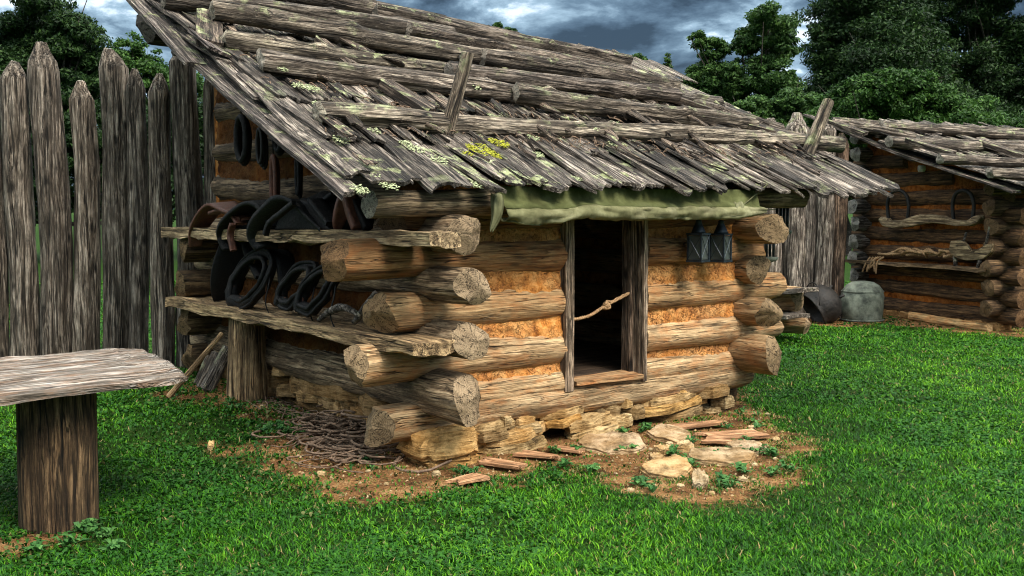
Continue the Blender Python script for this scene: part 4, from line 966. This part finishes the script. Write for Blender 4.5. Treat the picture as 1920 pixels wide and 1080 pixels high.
pb = F2(1728, 322, a=-.14); mk('white_knob', *lathe_geo([(.0, 0), (.05, 0), (.06, .03), (.06, .08), (.045, .1), (.0, .1)], 14), [plain('white_ceramic', (.6, .58, .52), .4)], cab2, True, Matrix.Translation(pb))
# shelf, rope, pack saddle, yoke
p0 = F2(1860, 503, a=-.26); p1 = F2(1596, 487, a=-.26)
o = board('shelf_plank', F2.wld(p0), F2.wld(p1), .32, .045, [W_SIDE], None, 811, color=(.9, .75, .6), nxs=16); tag(o, 'thin plank shelf on the dark cabin wall with rope and pack saddle', 'shelf')
ps = F2(1680, 487, a=-.3); J = Join()
for k in range(16):
    y0 = F2(1640+k*9, 484, a=-.3)
    y1 = F2(1700+k*6, 480, a=-.3)
    J.add(rope_geo([y0-ps+Vector((random.uniform(-.08, .08), 0, random.uniform(.0, .12))), (y0+y1)/2-ps+Vector((random.uniform(-.1, .05), 0, random.uniform(.03, .15))), y1-ps+Vector((0, 0, random.uniform(0, .08)))], .02, 60))
for k in range(6):
    y0 = F2(1632+k*5, 482, a=-.32)-ps; J.add(rope_geo([y0, y0+Vector((-.1, random.uniform(-.05, .05), -.05-.1*random.random())), y0+Vector((-.1, .1*random.random(), -.18-.1*random.random()))], .015, 60))
o = J.build('rope_coil', [ROPE], None, True, Matrix.Translation(F2.wld(ps)) @ Matrix.Rotation(F2.rz, 4, 'Z')); tag(o, 'long hank of hemp rope heaped on the far cabin shelf', 'rope')
def extrude_outline(pts, a, T, origin, fr):
    P = [fr(x, y, a=a)-origin for x, y in pts]; n = len(P); V = [v for v in P]+[v+Vector((T, 0, 0)) for v in P]
    return V, [tuple(range(n))]+[tuple(range(n, 2*n))[::-1]]+[(i, i+n, (i+1) % n+n, (i+1) % n) for i in range(n)]
def outlined(name, pts, a, T, org, fr, mat, par, color=None):
    V, F = extrude_outline(pts, a, T, org, fr); RZ = Matrix.Rotation(math.pi/2, 4, 'Z'); V = [RZ.inverted() @ v for v in V]; o = mk(name, V, F, [mat], par, False, RZ, color); m = o.modifiers.new('b', 'BEVEL'); m.width = T*.2; m.segments = 2; return o
py_ = F2(1740, 420, a=-.28); yk = empty('ox_yoke', F2.wld(py_), F2.rz); tag(yk, 'carved grey ox yoke with two hoop bows on the dark cabin wall', 'ox yoke')
outlined('yoke_beam', [(1645, 412), (1650, 406), (1660, 408), (1664, 414), (1690, 412), (1706, 406), (1722, 402), (1745, 402), (1765, 405), (1785, 412), (1810, 414), (1822, 406), (1834, 402), (1838, 408), (1830, 418), (1815, 424), (1790, 424), (1765, 420), (1745, 418), (1722, 421), (1700, 426), (1672, 428), (1653, 424)], -.30, .12, py_, F2, W_SIDE, yk, (1.3, 1.25, 1.15))
for cx_ in (1684, 1806):
    P = smoothpath([F2(cx_-17, 418, a=-.22)-py_, F2(cx_-20, 385, a=-.22)-py_, F2(cx_-14, 364, a=-.22)-py_, F2(cx_, 357, a=-.22)-py_, F2(cx_+14, 364, a=-.22)-py_, F2(cx_+20, 385, a=-.22)-py_, F2(cx_+17, 414, a=-.22)-py_], 5)
    mk('bow', *tube_geo(P, .028, 8), [IRON], yk)
pp = F2(1820, 490, a=-.28); pk_ = empty('pack_saddle', F2.wld(pp), F2.rz); tag(pk_, 'grey wooden pack saddle frame on short legs on the far cabin shelf', 'pack saddle')
outlined('saddle_board', [(1778, 470), (1782, 452), (1800, 450), (1812, 458), (1822, 474), (1835, 468), (1848, 458), (1860, 457), (1858, 472), (1842, 486), (1812, 489), (1788, 482)], -.34, .05, pp, F2, W_SIDE, pk_, (1.1, 1.05, .9))
outlined('saddle_board', [(1786, 468), (1790, 452), (1806, 452), (1820, 470), (1834, 466), (1852, 456), (1862, 460), (1856, 474), (1840, 484), (1800, 484)], -.16, .05, pp, F2, W_SIDE, pk_, (.8, .75, .65))
for (x, y, x2, y2) in ((1790, 480, 1792, 498), (1838, 482, 1834, 502)): mk('leg', *tube_geo([F2(x, y, a=-.3)-pp, F2(x2, y2, a=-.3)-pp], .03, 8), [W_GREY], pk_)
for (x, y, x2, y2) in ((1805, 458, 1812, 436), (1848, 460, 1856, 425)): mk('crosstree', *tube_geo([F2(x, y, a=-.3)-pp, F2(x2, y2, a=-.3)-pp], .018, 8), [W_GREY], pk_)

# ------------------------------------------------------------------ kettles by the far wall
p = G(1546, 604); d = p.y
t = empty('iron_kettle', (p.x, p.y, p.z+.0)); tag(t, 'round black iron kettle lying tipped on its side on the grass', 'kettle')
V, F = lathe_geo([(.02, -.2), (.16, -.19), (.27, -.1), (.31, .03), (.29, .15), (.27, .2), (.30, .23), (.28, .235), (.25, .19), (.24, .0), (.1, -.12), (.01, -.13)], 32, .08)
TM = Matrix.Translation((0, 0, .29)) @ Vector((-.72, -.12, -.45)).to_track_quat('Z', 'Y').to_matrix().to_4x4()
mk('kettle_body', V, F, [IRON], t, True, TM)
mk('bail_handle', *tube_geo([(-.30*math.cos(q*.196), .12+.26*math.sin(q*.196), .2-.2*math.sin(q*.196)) for q in range(17)], .01, 6), [IRON], t, True, TM)
for k in range(3): mk('leg', *tube_geo([(.14*math.cos(k*2.1), .14*math.sin(k*2.1), -.17), (.17*math.cos(k*2.1), .17*math.sin(k*2.1), -.27)], .022, 7), [IRON], t, True, TM)
p = G(1616, 601); t = empty('upturned_cauldron', (p.x, p.y, p.z)); tag(t, 'large grey-green upturned cauldron standing by the far cabin wall', 'cauldron')
mk('cauldron_body', *lathe_geo([(.29, 0), (.32, .02), (.315, .06), (.33, .12), (.335, .25), (.33, .38), (.305, .48), (.25, .555), (.17, .60), (.08, .615), (.0, .62)], 40, .09), [KETTLE], t)
mk('rim', *tube_geo([(.32*math.cos(q*.2618), .32*math.sin(q*.2618), .02) for q in range(24)], .016, 6, True), [KETTLE], t)
mk('band', *tube_geo([(.316*math.cos(q*.2618), .316*math.sin(q*.2618), .46) for q in range(24)], .009, 6, True), [KETTLE], t)
mk('bail_handle', *tube_geo([(-.33, -.05, .1), (-.38, -.12, .03), (-.3, -.3, .02), (-.1, -.38, .02)], .009, 6), [IRON], t)
# wood stack behind the cabin's right corner
def wlog(p, q, dA, dB, r0, r1, label, mats, col, chop=(.3, 1.2)):
    A = at(*p, dA); B_ = at(*q, dB); o = log('stacked_log', A, B_, r0, r1, mats, None, int(p[0]+q[0]), col, segs=20, chop=chop); tag(o, label, 'log', 'logs stacked beyond the right cabin corner')
wlog((1395, 562), (1505, 560), 14.6, 14.0, .17, .16, 'upper stacked log with a chopped end beyond the cabin corner', LM, (.85, .78, .68), (.3, .6))
wlog((1395, 606), (1520, 608), 14.8, 14.0, .13, .12, 'lower stacked log with a pale sharpened end on the grass', LM, (1.15, 1.05, .95), (.3, 1.4))
wlog((1400, 585), (1462, 600), 15.6, 14.9, .16, .16, 'dark short log at the back between the stacked logs', SM, (.7, .62, .5), (.3, .3))
o = board('split_board', at(1408, 543, 14.5), at(1518, 540, 13.7), .4, .05, [W_GREY], None, 850, color=(1.2, 1.15, 1.1)); tag(o, 'pale split board lying on top of the stacked logs', 'board', 'boards laid between the stacked logs')
o = board('split_board', at(1400, 582, 14.5), at(1500, 590, 13.6), .4, .05, [W_GREY], None, 851, color=(1.2, 1.15, 1.1)); tag(o, 'split board wedged between the upper and lower stacked logs', 'board', 'boards laid between the stacked logs')
# candle moulds hanging on the right-hand log ends
def mould(px, py, b, label):
    p = CF(px, py, b=b); t = empty('candle_mould', CF.wld(p), CF.rz+R(-30)); tag(t, label, 'candle mould', 'candle moulds on the right-hand log ends')
    for k in range(4): mk('tube', *lathe_geo([(.011, 0), (.016, .22)], 10), [TIN], t, True, Matrix.Translation((-.05+k*.034, 0, 0)))
    J = Join(); J.add(box_geo(-.075, .075, -.04, .04, .22, .235)); J.build('top_tray', [TIN], t)
    mk('base_dish', *lathe_geo([(.03, -.05), (.085, -.03), (.095, 0), (.02, .004)], 16), [KETTLE], t)
mould(1466, 432, .15, 'higher candle mould of dark tubes beyond the right corner logs'); mould(1440, 482, .15, 'lower candle mould of dark tubes beyond the right corner logs')

# ------------------------------------------------------------------ loose stones, chips, twigs
GS = [((1147, 838), 1.35, 145, 36, 0, 'wide flat grey slab lying in front of the doorway', (.9, .85, .9)), ((1254, 820), .9, 84, 34, 1, 'rough pale slab between the wide slab and the planks', (1, .95, 1)),
      ((1243, 848), .5, 40, 12, 2, 'tiny pale stone behind the four-sided slab', (1.2, 1.1, 1)), ((1250, 885), 1., 100, 44, 3, 'four-sided tan slab farthest out on the dirt', (1, .9, .8)),
      ((1345, 862), 1.2, 165, 30, 4, 'long half buried slab among the weeds right of the dirt', (.75, .7, .7)), ((1312, 902), .6, 40, 30, 5, 'small lumpy grey stone touching the four-sided slab', (.8, .8, .85)),
      ((1283, 843), .5, 42, 16, 6, 'thin pale flake behind the long half buried slab', (1.1, 1.05, 1)), ((1400, 845), .7, 70, 24, 7, 'grey slab at the right end of the stepping stones', (.85, .82, .9)), ((396, 838), .3, 14, 10, 8, 'single pale pebble on the grass left of the vine pile', (1.5, 1.4, 1.2)), ((1230, 862), .4, 30, 12, 9, 'small brown flat stone edging the four-sided slab', (.9, .8, .7))]
for (c, k, wpx, hpx, s_, lab, col) in GS:
    p = G(*c); sc = p.y/FPX; dep = hpx*sc*p.y/EYE*.95; o = stone('flagstone', p+Vector((0, 0, .012)), wpx*sc*1.0, max(.08, dep), .055 if wpx > 30 else .04, 900+s_, None, R(random.uniform(-12, 12)), R(random.uniform(-3, 3)), R(random.uniform(0, 5)), color=col, geo=slab_geo); tag(o, lab, 'stone', 'loose flagstones in front of the cabin')
for (p0, p1, w_, lab, s_) in [((906, 870), (984, 886), .13, 'leftmost reddish split shingle lying on the bare dirt', 1), ((975, 856), (1046, 866), .12, 'second reddish shingle beside the large pale foundation stone', 2), ((1036, 846), (1094, 856), .1, 'reddish shingle scrap half hidden in a grass tuft', 3), ((1258, 808), (1356, 798), .13, 'narrow orange shingle lying close to the foundation stones', 4), ((1322, 826), (1428, 820), .26, 'broad orange split shingle right of the flagstones', 5), ((1318, 832), (1370, 838), .12, 'torn shingle piece poking out under the broad one', 6), ((854, 912), (904, 903), .14, 'small orange wood chip alone at the edge of the grass', 7)]:
    A = G(*p0)+Vector((0, 0, .035)); B_ = G(*p1)+Vector((0, 0, .045)); o = board('wood_chip', A, B_, w_, .018, [W_CHIP], None, 950+s_, color=(1, 1, 1), rag=.035, warp=.006); tag(o, lab, 'shingle', 'broken shingles on the ground')
J = Join(); rnd = random.Random(3); pc = G(655, 822)
for k in range(230):
    c = G(rnd.gauss(655, 48), rnd.gauss(822, 22))-pc; a = rnd.uniform(0, 6.28); r_ = rnd.uniform(.06, .22); tilt = rnd.uniform(-.4, .4); z0 = abs(rnd.gauss(.06, .06))*math.exp(-(c.length/.5)**2)+.01
    n = rnd.randint(6, 14); P = [c+Vector((r_*math.cos(a+q*.35)+.02*rnd.random(), r_*math.sin(a+q*.35), z0+max(-z0+.005, .08*math.sin(q*.5+a)*tilt+.01*rnd.random()))) for q in range(n)]
    P = [q_-Vector((r_*math.cos(a), r_*math.sin(a), 0)) for q_ in P]; rr = rnd.uniform(.005, .014); J.add(tube_geo(P, [rr*(1-.5*q/n) for q in range(n)], 5))
o = J.build('vine_pile', [TWIG], None, True, Matrix.Translation(pc)); tag(o, 'tangled heap of dry grapevine at the cabin corner', 'vine pile')
J = Join(); pc = G(580, 770)
for k in range(90):
    f = rnd.random(); c = G(500+f*200+rnd.gauss(0, 22), 752+f*70+rnd.gauss(0, 12))-pc+Vector((0, 0, .012)); a = rnd.uniform(-.9, .9)+2.4; l_ = rnd.uniform(.08, .4)
    d_ = Vector((math.cos(a), math.sin(a), rnd.uniform(-.02, .2))); P = [c+d_*l_*q/4+Vector((.015*rnd.random(), .015*rnd.random(), 0)) for q in range(5)]; J.add(tube_geo(P, [.006-.0009*q for q in range(5)], 5))
o = J.build('twigs', [TWIG], None, True, Matrix.Translation(pc)); tag(o, 'scattered dead twigs on the dirt beside the side foundation', 'twigs', kind='stuff')
J = Join(); p0c = G(1300, 850)
for k in range(1500):       # small grit on the bare dirt
    c = G(rnd.uniform(440, 1520), rnd.uniform(760, 940)); 
    if dirtf(np.array([c.x]), np.array([c.y]))[0] < .5: continue
    l_ = CF.loc(c)
    if l_.x > -.1 and l_.y > -.2 and l_.x < 3.4: continue
    s_ = rnd.uniform(.004, .013)*(2.5 if rnd.random() < .05 else 1); V, F = stone_geo(s_*2, s_*2, s_*1.3, rnd.randint(0, 60), 2.5) if s_ > .015 else ([(s_, 0, 0), (-s_*.6, s_*.8, 0), (-s_*.7, -s_*.7, 0), (0, 0, s_)], [(0, 1, 3), (1, 2, 3), (2, 0, 3)])
    J.add((V, F), Matrix.Translation(c-p0c+Vector((0, 0, .006))))
o = J.build('gravel', [STONE], None, False, Matrix.Translation(p0c)); tag(o, 'small stony grit on the bare dirt by the cabin', 'gravel', kind='stuff')
# broad-leaved weeds
def weeds():
    V = []; F = []
    cl = [(1250, 850), (1270, 872), (1180, 850), (1200, 905), (1215, 915), (1310, 855), (1335, 850), (1420, 850), (1440, 860), (1390, 890), (1060, 880), (1040, 855), (1075, 850), (1190, 812), (1215, 806), (880, 890), (860, 888), (150, 1000), (170, 985), (190, 1010), (130, 1020), (440, 765), (520, 806), (500, 812), (540, 812), (1450, 890), (1480, 880), (1400, 780), (1420, 800), (60, 1040), (220, 1030), (1350, 905), (1370, 915), (1120, 890), (1290, 833), (700, 870), (1360, 800), (1395, 830)]
    for (x, y) in cl:
        for _ in range(3):
            c = G(x+rnd.gauss(0, 9), y+rnd.gauss(0, 4)); k = rnd.randint(6, 12)
            for q in range(k):
                a = rnd.uniform(0, 6.28); l_ = rnd.uniform(.03, .085); w_ = l_*.22; d_ = Vector((math.cos(a), math.sin(a), 0)); s_ = Vector((-d_.y, d_.x, 0)); h_ = rnd.uniform(.015, .06)
                b = len(V); V += [c, c+d_*l_*.5+s_*w_+Vector((0, 0, h_)), c+d_*l_+Vector((0, 0, h_*.8)), c+d_*l_*.5-s_*w_+Vector((0, 0, h_))]; F.append((b, b+1, b+2, b+3))
    o = mk('weeds', V, F, [leafmat('weed_leaves', [(.02, .07, .02), (.04, .13, .03), (.08, .2, .05), (.12, .26, .07)])], None, False); tag(o, 'low broad-leaved weeds growing between the flagstones', 'weeds', kind='stuff')
weeds()

# ------------------------------------------------------------------ trees
def tree(name, label, depth, clumps, base_px, mat, n=24000, leaf=.16, seed=0, cat='tree', fill=1.0, dth=1.0):
    r_ = np.random.default_rng(seed); bp = at(base_px, 400, depth); root = empty(name, (bp.x, depth, 0)); tag(root, label, cat, 'trees behind the stockade')
    C3 = [(at(x, y, depth+0*k), rp/FPX*depth) for k, (x, y, rp) in enumerate(clumps)]
    C3 = [(Vector((c.x, c.y+r_.uniform(-.5, .5)*rr*1.4*dth, c.z)), rr) for c, rr in C3]
    # break every lobe into smaller sprays
    sub = []
    for c, rr in C3:
        for _ in range(int(30*fill)):
            v = r_.normal(size=3); v /= np.linalg.norm(v); q = rr*(.45+.6*r_.random()); sub.append((np.array(c)+v*q*np.array([1, 1, .95]), rr*r_.uniform(.2, .42)))
    wts = np.array([s[1]**2 for s in sub]); wts /= wts.sum(); idx = r_.choice(len(sub), n, p=wts); SC = np.array([s[0] for s in sub])[idx]; SR = np.array([s[1] for s in sub])[idx]
    v = r_.normal(size=(n, 3)); v /= np.linalg.norm(v, axis=1)[:, None]; P = SC+v*(SR*r_.random(n)**.45)[:, None]*np.array([1.25, 1.25, .7])
    ok = P[:, 2] > .2; P = P[ok]; v = v[ok]; m = len(P)
    nrm = r_.normal(size=(m, 3))*.7+v*.6+np.array([0, 0, .6]); nrm /= np.linalg.norm(nrm, axis=1)[:, None]
    t = np.cross(nrm, r_.normal(size=(m, 3))); t /= np.linalg.norm(t, axis=1)[:, None]; b = np.cross(nrm, t); ls = (leaf*r_.uniform(.5, 1.25, m))[:, None]
    V = np.stack([P-t*ls, P+b*ls*.42, P+t*ls, P-b*ls*.42], 1).reshape(-1, 3)-np.array(root.location); k = np.arange(m)*4
    cr_ = fastmesh('crown', V, np.stack([k, k+1, k+2, k+3], 1), [mat]); cr_.parent = root
    J = Join(); top = max(c.z for c, _ in C3); cen = sum((c for c, _ in C3), Vector())/len(C3); o3_ = Vector(root.location); tr = .02*top+.06
    ctop = Vector((cen.x, cen.y, top*.8)); st = Vector((bp.x, depth, -.2)); trunk = smoothpath([st, st.lerp(ctop, .35)+Vector((.2, 0, 0)), st.lerp(ctop, .7), ctop], 5)
    J.add(tube_geo([p-o3_ for p in trunk], [tr*(1-.8*i/(len(trunk)-1)) for i in range(len(trunk))], 9, wob=.3))
    for c, rr in C3:
        s0_ = trunk[min(len(trunk)-1, int(len(trunk)*.55))] if c.z > top*.5 else trunk[len(trunk)//3]
        mid_ = s0_.lerp(c, .5)+Vector((0, 0, -.3)); J.add(tube_geo([p-o3_ for p in smoothpath([s0_, mid_, c], 4)], [tr*.4*(1-.8*i/8) for i in range(9)], 6))
        for _ in range(4):
            e_ = c+Vector(r_.normal(size=3))*rr*.6; J.add(tube_geo([mid_-o3_, (mid_.lerp(e_, .6))-o3_, e_-o3_], [tr*.16, tr*.1, tr*.03], 5))
    J.build('trunk', [BARK], root, True)
T_DARK = leafmat('dark_foliage', [(.006, .014, .006), (.012, .032, .009), (.025, .06, .014), (.05, .10, .022)], pos=.35)
T_MID = leafmat('mid_foliage', [(.012, .03, .008), (.025, .065, .014), (.05, .11, .022), (.09, .17, .035)], pos=.35)
T_LITE = leafmat('bright_foliage', [(.010, .026, .006), (.022, .062, .010), (.045, .11, .018), (.085, .17, .03)], pos=.45)
tree('broadleaf_tree', 'big rounded dark tree behind the left end of the stockade', 34, [(100, 40, 75), (40, 60, 60), (150, 75, 50), (95, 120, 80), (30, 140, 70), (165, 140, 45), (60, 200, 80), (130, 200, 70), (-60, 120, 80), (100, 290, 80), (10, 290, 80)], 90, T_DARK, 120000, .08, 1, dth=.8)
tree('broadleaf_tree', 'small light green tree showing between stockade posts and roof', 40, [(245, 95, 30), (225, 110, 25), (285, 125, 32), (260, 145, 45), (320, 160, 40), (235, 170, 40), (300, 215, 50), (365, 165, 30), (250, 260, 60), (350, 260, 60)], 270, T_LITE, 42000, .085, 2)
tree('broadleaf_tree', 'uneven twin-topped green tree left of the tallest trees', 48, [(1435, 60, 48), (1400, 80, 30), (1470, 90, 35), (1340, 95, 28), (1310, 78, 18), (1345, 135, 42), (1295, 150, 24), (1420, 145, 45), (1385, 190, 55), (1320, 190, 40), (1460, 200, 55), (1440, 250, 60), (1360, 250, 60), (1500, 240, 40), (1480, 150, 20)], 1410, T_MID, 110000, .095, 3)
tree('broadleaf_tree', 'tall broad dark tree rising out of the top of the frame', 52, [(1620, 40, 80), (1560, 90, 50), (1690, 60, 60), (1640, 120, 90), (1570, 160, 60), (1700, 140, 70), (1620, -40, 80), (1540, 60, 25), (1600, 220, 80), (1700, 220, 70), (1660, -110, 80), (1540, 210, 40), (1640, 0, 90), (1600, 70, 70), (1560, 30, 45), (1700, 80, 60), (1600, 140, 70), (1670, 180, 70)], 1640, T_DARK, 170000, .11, 4, fill=1.6)
tree('broadleaf_tree', 'dark airy tree at the far right with sky showing through', 58, [(1800, 30, 70), (1880, 60, 70), (1780, 130, 60), (1860, 150, 80), (1940, 120, 80), (1840, -40, 80), (1930, 0, 80), (1800, 210, 80), (1900, 220, 80), (1990, 200, 80), (1745, 20, 35)], 1860, T_DARK, 130000, .11, 5, fill=.9)
tree('leafy_bush', 'bright layered bush in front of the dark trees above the far roof', 38, [(1600, 205, 55), (1680, 190, 60), (1760, 205, 60), (1720, 165, 40), (1830, 235, 60), (1560, 235, 45), (1640, 250, 60), (1900, 260, 60), (1630, 160, 30), (1780, 260, 70)], 1700, T_LITE, 80000, .085, 6, 'bush')
tree('leafy_bush', 'mid green bush filling the gap over the cabin roof end', 42, [(1480, 190, 30), (1520, 210, 35), (1450, 230, 40), (1300, 220, 35), (1400, 230, 45), (1250, 215, 28), (1540, 240, 40)], 1480, T_MID, 46000, .09, 7, 'bush')
tree('small_tree', 'tree top just peeping over the middle of the roof ridge', 45, [(935, 62, 22), (915, 66, 14), (958, 68, 14), (935, 100, 30)], 935, T_MID, 7000, .10, 8)
tree('small_tree', 'small rounded tree top at the right end of the ridge', 45, [(1195, 118, 17), (1190, 140, 22), (1205, 165, 22), (1185, 185, 22)], 1195, T_MID, 9000, .1, 9)
tree('conifer', 'slender conifer spire standing alone against the clouds', 60, [(1252, 102, 4), (1252, 112, 6), (1253, 124, 8), (1254, 136, 10), (1255, 150, 13), (1256, 165, 17), (1258, 185, 22)], 1254, T_MID, 9000, .09, 10, fill=.6)

tree('leafy_hedge', 'dark thicket closing the gaps between the stockade posts', 37, [(x, y, 55) for x in range(-150, 440, 60) for y in (230, 300, 365)], 150, T_DARK, 60000, .10, 11, 'thicket')

tree('leafy_hedge', 'dark thicket low behind the gap between the two cabins', 40, [(x, y, 50) for x in range(1420, 1760, 60) for y in (290, 350)], 1590, T_MID, 30000, .10, 12, 'thicket')
